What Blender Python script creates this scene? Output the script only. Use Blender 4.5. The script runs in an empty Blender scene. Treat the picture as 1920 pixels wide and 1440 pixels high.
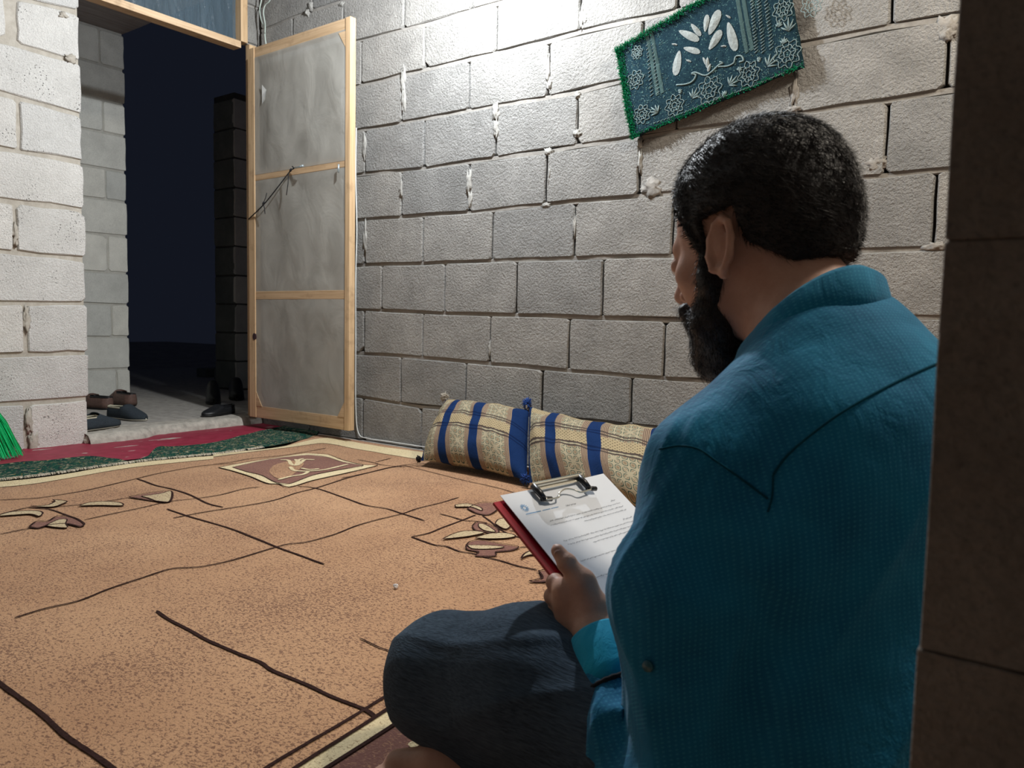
import bpy, bmesh, math, random
import numpy as np
from mathutils import Vector, Matrix, noise
from mathutils.bvhtree import BVHTree

random.seed(7); rng = np.random.default_rng(7)
SC = bpy.context.scene
COL = SC.collection

# ---------------------------------------------------------------- camera
F_PX = 1440.0
YAW, PIT, ROL = 0.93470, 0.07820, 0.02060
CAMH = 0.5845
def cam_axes():
    fw = np.array([-math.cos(YAW)*math.cos(PIT), math.sin(YAW)*math.cos(PIT), -math.sin(PIT)])
    r = np.cross(fw, [0, 0, 1.]); r /= np.linalg.norm(r); u = np.cross(r, fw)
    c, s = math.cos(ROL), math.sin(ROL)
    return fw, c*r+s*u, -s*r+c*u
FW, RT, UP = cam_axes()
CAM = np.array([0, 0, CAMH])
cd = bpy.data.cameras.new('camera'); co = bpy.data.objects.new('camera', cd); COL.objects.link(co)
co.matrix_world = Matrix(((RT[0], UP[0], -FW[0], 0), (RT[1], UP[1], -FW[1], 0), (RT[2], UP[2], -FW[2], CAMH), (0, 0, 0, 1)))
cd.sensor_width = 36; cd.lens = F_PX*36/1920; cd.clip_start = .02; cd.clip_end = 60
cd.dof.use_dof = True; cd.dof.focus_distance = 1.7; cd.dof.aperture_fstop = 11
SC.camera = co
# ---------------------------------------------------------------- world, lamp, exposure
W = bpy.data.worlds.new('night'); SC.world = W; W.use_nodes = True
W.node_tree.nodes['Background'].inputs[0].default_value = (.0036, .0045, .0078, 1)
W.node_tree.nodes['Background'].inputs[1].default_value = 1.0
ld = bpy.data.lights.new('ceiling_lamp', 'POINT'); ld.energy = 84; ld.shadow_soft_size = .025; ld.color = (.90, .95, 1)
lo = bpy.data.objects.new('ceiling_lamp', ld); lo.location = (-1.86, 2.03, 2.07); COL.objects.link(lo)
l2 = bpy.data.lights.new('added_warm_light', 'AREA'); l2.energy = 27; l2.size = .30; l2.color = (1, .90, .76)  # added light out of view, brightens the right part of the towel wall
o2 = bpy.data.objects.new('added_warm_light', l2); o2.location = (.38, 1.55, 2.45); COL.objects.link(o2)
o2.rotation_euler = (math.radians(28), 0, math.radians(25))
SC.view_settings.view_transform = 'Standard'; SC.view_settings.look = 'None'
SC.view_settings.gamma = 1; SC.view_settings.use_curve_mapping = False
SC.view_settings.exposure = 0.75

# ---------------------------------------------------------------- readings: photo position -> place in the room
def ray(x, y): return FW*F_PX + RT*(x-960) - UP*(y-720)
def at(x, y, ax, v):
    d = ray(x, y); t = (v-CAM[ax])/d[ax]; return CAM+t*d
def P(x, y, D): return CAM + ray(x, y)*(D/F_PX)
YB = 2.569      # towel wall
XL = -3.605     # door wall
XF = -4.992     # wall beyond the door
HC = 0.2106     # course height

# ---------------------------------------------------------------- helpers
def new_obj(name, mesh, m=None, parent=None):
    o = bpy.data.objects.new(name, mesh); COL.objects.link(o)
    if m is not None and not mesh.materials: mesh.materials.append(m)
    if parent is not None: o.parent = parent
    return o
def mk(name, verts, faces, m=None, parent=None, smooth=False):
    me = bpy.data.meshes.new(name)
    me.from_pydata([tuple(map(float, v)) for v in verts], [], [tuple(int(i) for i in f) for f in faces]); me.update()
    if smooth: me.polygons.foreach_set('use_smooth', [True]*len(me.polygons))
    return new_obj(name, me, m, parent)
def from_bm(name, bm, m=None, parent=None, smooth=False):
    me = bpy.data.meshes.new(name); bmesh.ops.recalc_face_normals(bm, faces=bm.faces[:]); bm.to_mesh(me); bm.free()
    if smooth: me.polygons.foreach_set('use_smooth', [True]*len(me.polygons))
    return new_obj(name, me, m, parent)
def tag(o, label=None, cat=None, group=None, kind=None):
    if label: o['label'] = label
    if cat: o['category'] = cat
    if group: o['group'] = group
    if kind: o['kind'] = kind
    return o
def empty(name, loc=(0, 0, 0)):
    o = bpy.data.objects.new(name, None); o.empty_display_size = .05; COL.objects.link(o); o.location = loc
    return o
def settle(root):
    """children were made in world coordinates; keep them there under the placed root"""
    inv = Matrix.Translation(-Vector(root.location))
    for c in root.children: c.matrix_parent_inverse = inv
def box(bm, lo_, hi_, bev=0, jit=0):
    x0, y0, z0 = lo_; x1, y1, z1 = hi_
    vs = [bm.verts.new((x, y, z)) for x in (x0, x1) for y in (y0, y1) for z in (z0, z1)]
    fs = [bm.faces.new([vs[i] for i in q]) for q in ((0, 1, 3, 2), (4, 6, 7, 5), (0, 4, 5, 1), (2, 3, 7, 6), (0, 2, 6, 4), (1, 5, 7, 3))]
    if bev:
        es = list({e for f in fs for e in f.edges})
        bmesh.ops.bevel(bm, geom=es, offset=bev, segments=2, affect='EDGES', profile=.6)
    return vs
def tube(path, r, n=8, closed=False):
    path = [np.array(p, float) for p in path]; N = len(path)
    rr = r if hasattr(r, '__len__') else [r]*N
    vs, fs = [], []
    up = np.array([0, 0, 1.]); prev = None
    for i, p in enumerate(path):
        a = path[(i-1) % N] if (closed or i > 0) else p
        b = path[(i+1) % N] if (closed or i < N-1) else p
        t = b-a; t /= (np.linalg.norm(t)+1e-9)
        if prev is None:
            s = np.cross(t, up); 
            if np.linalg.norm(s) < .1: s = np.cross(t, [1., 0, 0])
        else: s = prev-t*(prev@t)
        s /= np.linalg.norm(s)+1e-9; prev = s; w = np.cross(t, s)
        for k in range(n):
            an = 2*math.pi*k/n; vs.append(p+rr[i]*(math.cos(an)*s+math.sin(an)*w))
    M_ = N if closed else N-1
    for i in range(M_):
        for k in range(n):
            a, b = i*n+k, i*n+(k+1) % n; c, d = ((i+1) % N)*n+(k+1) % n, ((i+1) % N)*n+k
            fs.append((a, b, c, d))
    if not closed: fs.append(tuple(range(n))[::-1]); fs.append(tuple(range((N-1)*n, N*n)))
    return vs, fs
def merge(parts):
    V, Fc = [], []
    for v, f in parts:
        k = len(V); V += list(v); Fc += [tuple(i+k for i in q) for q in f]
    return V, Fc
def smooth_path(pts, n=6):
    pts = [np.array(p, float) for p in pts]; out = []
    for i in range(len(pts)-1):
        p0 = pts[max(i-1, 0)]; p1 = pts[i]; p2 = pts[i+1]; p3 = pts[min(i+2, len(pts)-1)]
        for k in range(n):
            t = k/n
            out.append(.5*((2*p1)+(-p0+p2)*t+(2*p0-5*p1+4*p2-p3)*t*t+(-p0+3*p1-3*p2+p3)*t**3))
    out.append(pts[-1]); return out

# ---------------------------------------------------------------- materials
def nd(nt, t, **kw):
    n = nt.nodes.new(t)
    for k, v in kw.items():
        if k.startswith('i_'): n.inputs[k[2:].replace('_', ' ')].default_value = v
        else: setattr(n, k, v)
    return n
def base_mat(name, col=(.5, .5, .5), rough=.9, spec=.3):
    m = bpy.data.materials.new(name); m.use_nodes = True; nt = m.node_tree
    b = nt.nodes['Principled BSDF']; b.inputs['Base Color'].default_value = (*col, 1)
    b.inputs['Roughness'].default_value = rough; b.inputs['Specular IOR Level'].default_value = spec
    return m, nt, b
def coord(nt, kind='Object', scale=(1, 1, 1), rot=(0, 0, 0)):
    tc = nd(nt, 'ShaderNodeTexCoord'); mp = nd(nt, 'ShaderNodeMapping')
    mp.inputs['Scale'].default_value = scale; mp.inputs['Rotation'].default_value = rot
    nt.links.new(tc.outputs[kind], mp.inputs[0]); return mp.outputs[0]
def ntex(nt, vec, scale, detail=4, rough=.6, dist=0):
    n = nd(nt, 'ShaderNodeTexNoise'); n.inputs['Scale'].default_value = scale; n.inputs['Detail'].default_value = detail
    n.inputs['Roughness'].default_value = rough; n.inputs['Distortion'].default_value = dist
    nt.links.new(vec, n.inputs['Vector']); return n.outputs['Fac']
def ramp(nt, fac, stops, interp='LINEAR'):
    r = nd(nt, 'ShaderNodeValToRGB'); r.color_ramp.interpolation = interp
    e = r.color_ramp.elements
    while len(e) < len(stops): e.new(.5)
    for el, (p, c) in zip(e, stops):
        el.position = p; el.color = (*c, 1) if len(c) == 3 else c
    nt.links.new(fac, r.inputs[0]); return r.outputs[0]
def mixc(nt, fac, a, b, mode='MIX'):
    n = nd(nt, 'ShaderNodeMix', data_type='RGBA', blend_type=mode)
    for s, v in ((0, fac), (6, a), (7, b)):
        if hasattr(v, 'is_linked') or hasattr(v, 'links'): nt.links.new(v, n.inputs[s])
        else: n.inputs[s].default_value = v if s == 0 else (*v, 1)
    return n.outputs[2]
def mth(nt, op, a, b=None):
    n = nd(nt, 'ShaderNodeMath', operation=op)
    for i, v in enumerate((a, b)):
        if v is None: continue
        if hasattr(v, 'links'): nt.links.new(v, n.inputs[i])
        else: n.inputs[i].default_value = v
    return n.outputs[0]
def bump(nt, b, h, strength=.5, dist=.003, prev=None):
    n = nd(nt, 'ShaderNodeBump'); n.inputs['Strength'].default_value = strength; n.inputs['Distance'].default_value = dist
    nt.links.new(h, n.inputs['Height'])
    if prev is not None: nt.links.new(prev, n.inputs['Normal'])
    nt.links.new(n.outputs[0], b.inputs['Normal']); return n.outputs[0]

def block_mat(name, dark, light, bscale, bdist, pits=0.0, bstr=.9):
    m, nt, b = base_mat(name, rough=.95, spec=.15)
    v = coord(nt)
    oi = nd(nt, 'ShaderNodeObjectInfo')
    big = ntex(nt, v, 7, 5, .65)
    c = ramp(nt, big, [(.3, dark), (.7, light)])
    rv = ramp(nt, oi.outputs['Random'], [(0, (.84, .85, .85)), (1, (1.08, 1.06, 1.02))])
    c = mixc(nt, 1.0, c, rv, 'MULTIPLY')
    fine = ntex(nt, v, 260, 3, .6)
    c = mixc(nt, .5, c, ramp(nt, fine, [(.25, (.62, .62, .62)), (.6, (1.12, 1.12, 1.12))]), 'MULTIPLY')
    vo = nd(nt, 'ShaderNodeTexVoronoi'); vo.inputs['Scale'].default_value = 95; nt.links.new(v, vo.inputs['Vector'])
    dens = ntex(nt, v, 9, 2, .5)
    # pits: small dark holes, where the density noise allows
    thr = mth(nt, 'MULTIPLY', ramp(nt, dens, [(.38, (0, 0, 0)), (.72, (1, 1, 1))]), .26)
    pit = mth(nt, 'LESS_THAN', vo.outputs['Distance'], thr)
    if pits: c = mixc(nt, mth(nt, 'MULTIPLY', pit, pits), c, (.10, .095, .09))
    nt.links.new(c, b.inputs['Base Color'])
    n1 = ntex(nt, v, bscale, 5, .62, .1)
    h = mth(nt, 'ADD', n1, mth(nt, 'MULTIPLY', fine, .25))
    if pits: h = mth(nt, 'SUBTRACT', h, mth(nt, 'MULTIPLY', pit, .6))
    bump(nt, b, h, bstr, bdist)
    return m
MB_BACK = block_mat('grey_concrete_block', (.265, .26, .25), (.40, .39, .375), 115, .017, .6)
MB_LEFT = block_mat('pale_concrete_block', (.68, .67, .65), (.84, .83, .81), 130, .008, .9, .8)
MB_FAR = block_mat('smooth_concrete_block', (.58, .585, .55), (.74, .745, .70), 60, .002, .2, .6)
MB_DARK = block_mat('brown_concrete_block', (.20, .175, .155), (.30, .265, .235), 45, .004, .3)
MB_DIM = block_mat('shaded_green_grey_block', (.17, .19, .18), (.25, .27, .25), 60, .003, .2)  # darkened blocks: the shade of the passage is put into the colour
def mortar_mat(name, a, c2, bd=.004):
    m, nt, b = base_mat(name, rough=.95, spec=.1); v = coord(nt)
    nt.links.new(ramp(nt, ntex(nt, v, 25, 6, .7), [(.3, a), (.7, c2)]), b.inputs['Base Color'])
    bump(nt, b, ntex(nt, v, 90, 6, .7), .8, bd); return m
MM_BACK = mortar_mat('grey_mortar', (.24, .225, .205), (.35, .33, .30))
MM_LEFT = mortar_mat('beige_mortar', (.42, .38, .32), (.60, .56, .49))
MM_FAR = mortar_mat('pale_mortar', (.44, .43, .39), (.58, .57, .52))
MM_DIM = mortar_mat('shaded_mortar', (.08, .08, .075), (.13, .13, .12))  # mortar darkened likewise, passage shade in its colour
MM_GAP = mortar_mat('deep_joint', (.03, .028, .026), (.07, .065, .06))
M_LUMP = mortar_mat('squeezed_mortar', (.28, .27, .25), (.42, .41, .38), .006)

def wood_mat(name, a, c2, axis=2):
    m, nt, b = base_mat(name, rough=.62, spec=.3)
    s = [70, 70, 70]; s[axis] = 3.0
    v = coord(nt, scale=s)
    g = ntex(nt, v, 1, 5, .6, .6)
    c = ramp(nt, g, [(.3, a), (.65, c2)])
    v2 = coord(nt); st = ntex(nt, v2, 14, 4, .6)
    c = mixc(nt, mth(nt, 'MULTIPLY', ramp(nt, st, [(.56, (0, 0, 0)), (.75, (1, 1, 1))]), .45), c, (.22, .13, .07))
    nt.links.new(c, b.inputs['Base Color']); bump(nt, b, g, .25, .001); return m
M_WZ = wood_mat('pine_upright', (.46, .30, .16), (.66, .47, .28), 2)
M_WX = wood_mat('pine_rail', (.44, .29, .16), (.62, .44, .27), 0)
M_WY = wood_mat('pine_beam', (.52, .35, .2), (.74, .55, .36), 1)
M_PLY = wood_mat('grey_plank', (.22, .19, .18), (.36, .32, .31), 1)

def sheet_mat(name, col, opac, rough, folds, trans_col=(.8, .82, .85), bd=.006):
    m = bpy.data.materials.new(name); m.use_nodes = True; nt = m.node_tree; b = nt.nodes['Principled BSDF']
    out = nt.nodes['Material Output']
    v = coord(nt, scale=folds)
    n = ntex(nt, v, 1, 5, .6, .8)
    nt.links.new(ramp(nt, n, [(.3, tuple(k*.72 for k in col)), (.7, col)]), b.inputs['Base Color'])
    b.inputs['Roughness'].default_value = rough
    b.inputs['Transmission Weight'].default_value = 0
    bump(nt, b, n, .8, bd)
    tr = nd(nt, 'ShaderNodeBsdfTranslucent'); tr.inputs[0].default_value = (*col, 1)
    tp = nd(nt, 'ShaderNodeBsdfTransparent'); tp.inputs[0].default_value = (*trans_col, 1)
    m1 = nd(nt, 'ShaderNodeMixShader'); m1.inputs[0].default_value = .25
    nt.links.new(b.outputs[0], m1.inputs[1]); nt.links.new(tr.outputs[0], m1.inputs[2])
    m2 = nd(nt, 'ShaderNodeMixShader'); m2.inputs[0].default_value = opac
    nt.links.new(tp.outputs[0], m2.inputs[1]); nt.links.new(m1.outputs[0], m2.inputs[2])
    nt.links.new(m2.outputs[0], out.inputs[0]); return m
M_SHEET = sheet_mat('dusty_plastic_sheet', (.62, .60, .54), .76, .5, (7, 7, 5))
M_TRANSOM = sheet_mat('blue_plastic_sheet', (.17, .25, .31), .58, .22, (8, 20, 3), bd=.03)

def plain(name, col, rough=.8, spec=.3, bs=None, bd=.001, metal=0, var=.15):
    m, nt, b = base_mat(name, col, rough, spec); b.inputs['Metallic'].default_value = metal
    v = coord(nt); n = ntex(nt, v, bs or 30, 5, .6)
    nt.links.new(ramp(nt, n, [(.3, tuple(k*(1-var) for k in col)), (.7, tuple(min(1, k*(1+var)) for k in col))]), b.inputs['Base Color'])
    if bs: bump(nt, b, n, .6, bd)
    return m
M_CEIL = plain('ceiling_plaster', (.24, .235, .225), bs=12, bd=.004)
M_FLOOR = plain('bare_concrete_floor', (.36, .34, .31), bs=22, bd=.006, var=.25)
M_SILL = plain('rough_sill_concrete', (.44, .41, .36), bs=28, bd=.012, var=.3)
M_ROOMWALL = plain('rear_wall_concrete', (.17, .16, .15), bs=25, bd=.004)
M_BLACK = plain('black_plastic', (.012, .012, .014), .35, .5, var=.1)
M_CHROME = plain('chrome', (.75, .72, .62), .18, .5, metal=1, var=.03)
M_RED = plain('red_board', (.42, .012, .03), .3, .5, var=.1)
M_PAPER = plain('white_paper', (.80, .83, .88), .7, .2, var=.02)
M_INK = plain('black_ink', (.06, .06, .07), .8, .1, var=.05)
M_BLUEINK = plain('blue_ink', (.15, .35, .60), .8, .1, var=.05)
M_WIRE = plain('white_green_wire', (.5, .58, .52), .4, .5, var=.2)
M_CORD = plain('black_cord', (.015, .015, .018), .8, .2, var=.2)

# ================================================================ SETTING
# --- masonry builder --------------------------------------------------------
def block(name, quad, to3, depth, m, parent, rough=.0035, cham=.010, ins=1.0):
    """quad: 4 corners (u,v) counter-clockwise on the wall; to3(u,v,d) -> world, d = out of the wall"""
    q = [np.array(c, float) for c in quad]; c0 = sum(q)/4
    ring = []
    for i in range(4):
        a, b_, c = q[i-1], q[i], q[(i+1) % 4]
        e1 = (a-b_)/np.linalg.norm(a-b_); e2 = (c-b_)/np.linalg.norm(c-b_)
        k = cham*random.uniform(.35, 1.3)
        if random.random() < .08: k *= 2.2
        ring += [b_+e1*k, b_+e2*k]
        if np.linalg.norm(c-b_) > .12:
            for t in (.35, .68): ring.append(b_+(c-b_)*(t+random.uniform(-.06, .06)))
        else: ring.append((b_+c)/2)
    ring = [p+rng.uniform(-rough, rough, 2)*.55 for p in ring]
    n = len(ring)
    inner = [p+(c0-p)/np.linalg.norm(c0-p)*random.uniform(.003, .006)*ins for p in ring]
    dz = random.uniform(-.0015, .0025)*ins
    V = [to3(p[0], p[1], dz) for p in inner]+[to3(p[0], p[1], dz-.006*ins) for p in ring]+[to3(p[0], p[1], -depth) for p in ring]
    Fc = [tuple(range(n))]
    for i in range(n):
        j = (i+1) % n
        Fc += [(i, n+i, n+j, j), (n+i, 2*n+i, 2*n+j, n+j)]
    return mk(name, V, Fc, m, parent)
def fill(js, lo_, hi_, step):
    """complete a list of joint positions to cover lo..hi with blocks about `step` long"""
    js = sorted(js); out = []
    if not js: js = [lo_+step*random.uniform(.2, .8)]
    x = js[0]-step
    pre = []
    while x > lo_+.06: pre.append(x); x -= step
    out = sorted(pre)+[js[0]]
    for a, b in zip(js, js[1:]):
        k = max(1, round((b-a)/step))
        out += [a+(b-a)*i/k for i in range(1, k)]+[b]
    x = js[-1]+step
    while x < hi_-.06: out.append(x); x += step
    return [lo_]+out+[hi_]
def lump(cx, cv, w, h, d, to3, m, parent, seed):
    bm = bmesh.new(); bmesh.ops.create_icosphere(bm, subdivisions=3, radius=1)
    V = []
    for v in bm.verts:
        n_ = noise.noise(Vector(v.co)*2.2+Vector((seed*7.1, 0, 0)))*.75+noise.noise(Vector(v.co)*6+Vector((seed*3.1, 0, 0)))*.5
        s = 1+n_
        V.append(to3(cx+v.co.x*w*s, cv+v.co.y*h*s, v.co.z*d*s-.002))
    Fc = [tuple(v.index for v in f.verts) for f in bm.faces]; bm.free()
    return mk('mortar_lump', V, Fc, m, parent, smooth=True)

# --- wall_back (the long wall with the towel) -------------------------------
def tb(u, v, d): return (u, YB-d, v)
X1 = 0.95
bm = bmesh.new(); box(bm, (XL-.04, YB+.028, -.02), (X1, YB+.2, 2.95))
wall_back = tag(from_bm('wall_back', bm, MM_GAP), kind='structure', label='long grey concrete block wall behind the cushions with the towel on it')
LN = {0: [(675, 818)], 1: [(669, 740), (786, 760), (1015, 777), (1181, 793), (1330, 812)], 2: [(682, 660), (792, 668), (913, 678), (1066, 692), (1245, 706), (1333, 713)],
      3: [(669, 577), (833, 584), (968, 588), (1132, 592), (1256, 597)], 4: [(684, 494), (924, 486), (1078, 480), (1242, 477), (1603, 466), (1767, 462)],
      5: [(669, 409), (793, 401), (877, 396), (1023, 379), (1194, 364), (1241, 360), (1588, 333), (1778, 311)],
      6: [(669, 324), (795, 313), (924, 293), (1026, 281), (1078, 270), (1202, 254), (1384, 223), (1501, 209), (1639, 187), (1778, 164)],
      7: [(669, 242), (795, 219), (924, 195), (1081, 170), (1161, 147), (1508, 79), (1643, 48), (1760, 31)],
      8: [(669, 158), (796, 127), (877, 108), (1026, 74), (1088, 55), (1205, 30)],
      9: [(669, 72), (800, 42), (877, 18)], 10: [(481, 58), (556, 25), (608, 9)]}
LNW = {}
for k, pts in LN.items():
    w = [at(x, y, 1, YB) for x, y in pts]
    xs = [q[0] for q in w]; zs = [q[2]-.004 for q in w]
    if xs[0] > XL+.3: xs = [XL]+xs; zs = [k*HC]+zs
    xs.append(xs[-1]+.8); zs.append(k*HC if abs(zs[-1]-k*HC) < .03 else zs[-1])
    LNW[k] = (xs, zs)
LNW[0] = ([XL, X1], [0, 0])
def zline(k, x):
    if k in LNW: return float(np.interp(x, *LNW[k]))
    return k*HC
JT = {10: [(585, 5)], 9: [(549, 45), (644, 17), (757, 20)], 8: [(678, 110), (796, 80), (931, 45), (1088, 17)],
      7: [(753, 185), (879, 155), (1028, 122), (1205, 57), (1672, 20)], 6: [(684, 285), (795, 265), (929, 245), (1082, 222), (1491, 170), (1775, 115)],
      5: [(753, 365), (879, 350), (1024, 330), (1199, 305), (1663, 245)], 4: [(684, 455), (793, 450), (923, 442), (1077, 432), (1752, 390)],
      3: [(715, 540), (833, 545), (968, 545), (1130, 540)], 2: [(682, 620), (792, 627), (918, 635), (1066, 645), (1245, 655)],
      1: [(751, 710), (873, 720), (1015, 735), (1183, 750)], 0: [(680, 780), (790, 800)]}
for k in range(0, 14):
    js = [float(at(x, y, 1, YB)[0]) for x, y in JT.get(k, [])]
    if not js: js = [-1.6 if k % 2 else -1.8]
    ed = fill(js, XL, X1, .40)
    for a, b in zip(ed, ed[1:]):
        if b-a < .05: continue
        g = random.uniform(.0025, .005); t = .0075
        a2, b2 = a+g, b-g
        quad = [(a2, zline(k, a2)+t*.5), (b2, zline(k, b2)+t*.5), (b2, zline(k+1, b2)-t*1.4), (a2, zline(k+1, a2)-t*1.4)]
        block('concrete_block', quad, tb, .03, MB_BACK, wall_back)
    # bed of mortar in the horizontal joint above this course
    if k < 13:
        V, Fc = [], []; xs = np.arange(XL, X1, .035)
        for i, x in enumerate(xs):
            z = zline(k+1, x); d = -.007+.0035*noise.noise(Vector((x*9, k*3.3, 0)))
            V += [tb(x, z-t*2.0, d-.012), tb(x, z-t*1.5, d), tb(x, z+t*.6, d+.001), tb(x, z+t*1.1, d-.012)]
            if i:
                o = 4*i
                Fc += [(o-4, o, o+1, o-3), (o-3, o+1, o+2, o-2), (o-2, o+2, o+3, o-1)]
        mk('mortar_bed', V, Fc, MM_BACK, wall_back)
for i, (x, y, w, h, d) in enumerate([(756, 150, .016, .06, .010), (757, 188, .014, .05, .009), (879, 345, .013, .05, .010), (882, 375, .010, .035, .009), (752, 355, .013, .04, .008),
        (685, 450, .012, .07, .008), (929, 210, .016, .035, .010), (930, 240, .012, .04, .008), (684, 275, .012, .06, .007), (1028, 285, .018, .014, .008), (1031, 325, .007, .035, .006), (1200, 268, .010, .02, .008),
        (1200, 300, .010, .04, .007), (1222, 352, .038, .034, .004), (1028, 130, .008, .05, .006), (1030, 158, .012, .02, .008), (1082, 250, .016, .014, .008), (1091, 30, .010, .04, .006), (1778, 50, .030, .032, .006), (1778, 66, .02, .018, .010),
        (1491, 172, .014, .058, .007), (1491, 203, .028, .010, .005), (1756, 462, .03, .014, .004), (583, 12, .015, .02, .012), (577, 24, .016, .02, .012), (641, 8, .02, .012, .008),
        (1640, 305, .035, .022, .004), (1077, 425, .006, .04, .006), (918, 655, .006, .03, .005), (1083, 178, .012, .012, .007), (757, 128, .012, .014, .009), (1097, 38, .014, .010, .006), (1024, 385, .02, .008, .005)]):
    w3 = at(x, y, 1, YB); lump(w3[0], w3[2], w, h, d, tb, M_LUMP if i not in (13, 18, 19, 20, 21, 22, 26) else MM_BACK, wall_back, i)

# --- wall_left (with the doorway) -------------------------------------------
def tl(u, v, d): return (XL+d, u, v)
YJ = 1.647
bm = bmesh.new(); box(bm, (XL-.2, -1.6, -.02), (XL-.010, YJ-.006, 2.95))
wall_left = tag(from_bm('wall_left', bm, MM_LEFT), kind='structure', label='pale whitish concrete block wall left of the doorway')
LL = {k: ((0, a), (155, b)) for k, (a, b) in enumerate([(848, 828), (757, 748), (667, 662), (569, 569), (471, 486), (375, 393), (278, 304), (174, 216), (76, 118), (-12, 24)])}
def zl(k, y):
    if 1 <= k <= 9:
        (x0, y0), (x1, y1) = LL[k]; a = at(x0, y0, 0, XL); b = at(x1, y1, 0, XL)
        t = (y-a[1])/(b[1]-a[1]); t = max(-.5, min(1.1, t)); return float(a[2]+(b[2]-a[2])*t)
    return max(0, k*.2106)
JL = {0: (52, 800, .014), 2: (49, 620, .010), 4: (29, 425, .007), 6: (35, 237, .007), 8: (22, 50, .024)}
for k in range(0, 13):
    if k in JL: x, y, g0 = JL[k]; js = [float(at(x, y, 0, XL)[1])]
    else: js = [YJ-.40] if k % 2 else [YJ-.27]; g0 = .007
    ed = fill(js, -1.6, YJ+random.uniform(-.006, .006), .40)
    for a, b in zip(ed, ed[1:]):
        if b-a < .05: continue
        ga = g0 if abs(a-js[0]) < .01 else .006; gb = g0 if abs(b-js[0]) < .01 else .006
        if a == ed[0]: ga = 0
        if b == ed[-1]: gb = 0
        a2, b2 = a+ga, b-gb; t = .0105
        quad = [(a2, zl(k, a2)+t*(1 if k else 0)), (b2, zl(k, b2)+t*(1 if k else 0)), (b2, zl(k+1, b2)-t), (a2, zl(k+1, a2)-t)]
        block('concrete_block', quad, tl, .02, MB_LEFT, wall_left, rough=.007)
for i, (x, y, w, h, d) in enumerate([(132, 110, .022, .018, .006), (120, 28, .018, .012, .006), (64, 830, .02, .045, .006), (55, 790, .016, .05, .004), (50, 600, .014, .05, .004), (30, 440, .012, .04, .004)]):
    w3 = at(x, y, 0, XL); lump(w3[1], w3[2], w, h, d, tl, MM_LEFT, wall_left, 60+i)
# door reveal on the hinge side, part of the door wall
def te2(u, v, d): return (XL-.030+d, u, v)
bm = bmesh.new(); box(bm, (XL-.2, 2.64, .0), (XL-.04, YB+.35, 2.95)); box(bm, (XL-.075, 2.49, 2.03), (XL-.038, 2.66, 2.95)); wall_end = tag(from_bm('wall_left_end', bm, MM_BACK), kind='structure', label='narrow strip of wall between the door post and the room corner')
for k in range(5): block('concrete_block', [(2.497, 2.03+k*.2+.006), (2.64, 2.03+k*.2+.006), (2.64, 2.03+(k+1)*.2-.006), (2.497, 2.03+(k+1)*.2-.006)], te2, .008, MB_BACK, wall_end)
# --- wall beyond the doorway -------------------------------------------------
def tf(u, v, d): return (XF+d, u, v)
YE = 2.545
bm = bmesh.new(); box(bm, (XF-.2, -.4, 0), (XF-.008, YE-.008, 2.36))
wall_far = tag(from_bm('wall_passage', bm, MM_FAR), kind='structure', label='grey block wall end seen through the doorway beyond the shoes')
fz = [.053]+[float(at(160, y, 0, XF)[2]) for y in (694, 632, 569, 508, 436, 369, 310, 241, 179, 113)]+[2.352]
fj = {0: 213, 2: 206, 4: 201, 6: 199, 8: 197, 10: 193}
for k in range(11):
    z0, z1 = fz[k], fz[k+1]
    if z1-z0 < .03: continue
    ed = [-.4, .0, .4, .8, 1.2, 1.6, 2.02, float(at(fj[k], 400, 0, XF)[1]), YE] if k in fj else [-.4, -.1, .3, .7, 1.1, 1.5, 1.86, YE+.003]
    for a, b in zip(ed, ed[1:]):
        a2, b2 = a+.004, b-(.004 if b < YE-.01 else 0)
        block('concrete_block', [(a2, z0+.007), (b2, z0+.007), (b2, z1-.007), (a2, z1-.007)], tf, .02, MB_FAR, wall_far, rough=.004)
# --- other side of the far opening ---------------------------------------------
YR = 3.332
bm = bmesh.new(); box(bm, (XF-.26, YR+.008, .05), (XF-.008, 4.6, 2.2))  # wall stops at the header beam's shadow; the open dark above stands for shade
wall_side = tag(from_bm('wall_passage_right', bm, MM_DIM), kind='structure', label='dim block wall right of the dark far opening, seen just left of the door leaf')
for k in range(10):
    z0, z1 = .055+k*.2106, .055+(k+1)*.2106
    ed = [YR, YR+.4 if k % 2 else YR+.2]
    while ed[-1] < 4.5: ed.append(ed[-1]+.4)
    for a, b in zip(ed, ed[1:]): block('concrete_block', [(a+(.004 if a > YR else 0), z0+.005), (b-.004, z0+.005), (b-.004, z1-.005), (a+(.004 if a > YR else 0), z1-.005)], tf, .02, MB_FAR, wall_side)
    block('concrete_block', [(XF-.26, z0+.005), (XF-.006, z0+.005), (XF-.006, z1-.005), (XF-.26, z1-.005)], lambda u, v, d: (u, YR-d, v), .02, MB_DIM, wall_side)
for i, (x, y, w_) in enumerate([(398, 706, .11), (428, 712, .09)]):
    w = at(x, y, 2, .05); bm = bmesh.new(); box(bm, (w[0]-.08, w[1]-w_, .048), (w[0]+.08, w[1]+w_, .13+.03*i), .014)
    tag(from_bm('broken_block', bm, MB_DIM), ['low broken concrete block lying in the dark far opening', 'taller broken concrete block against the dim wall behind the black shoes'][i], 'block')
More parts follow.
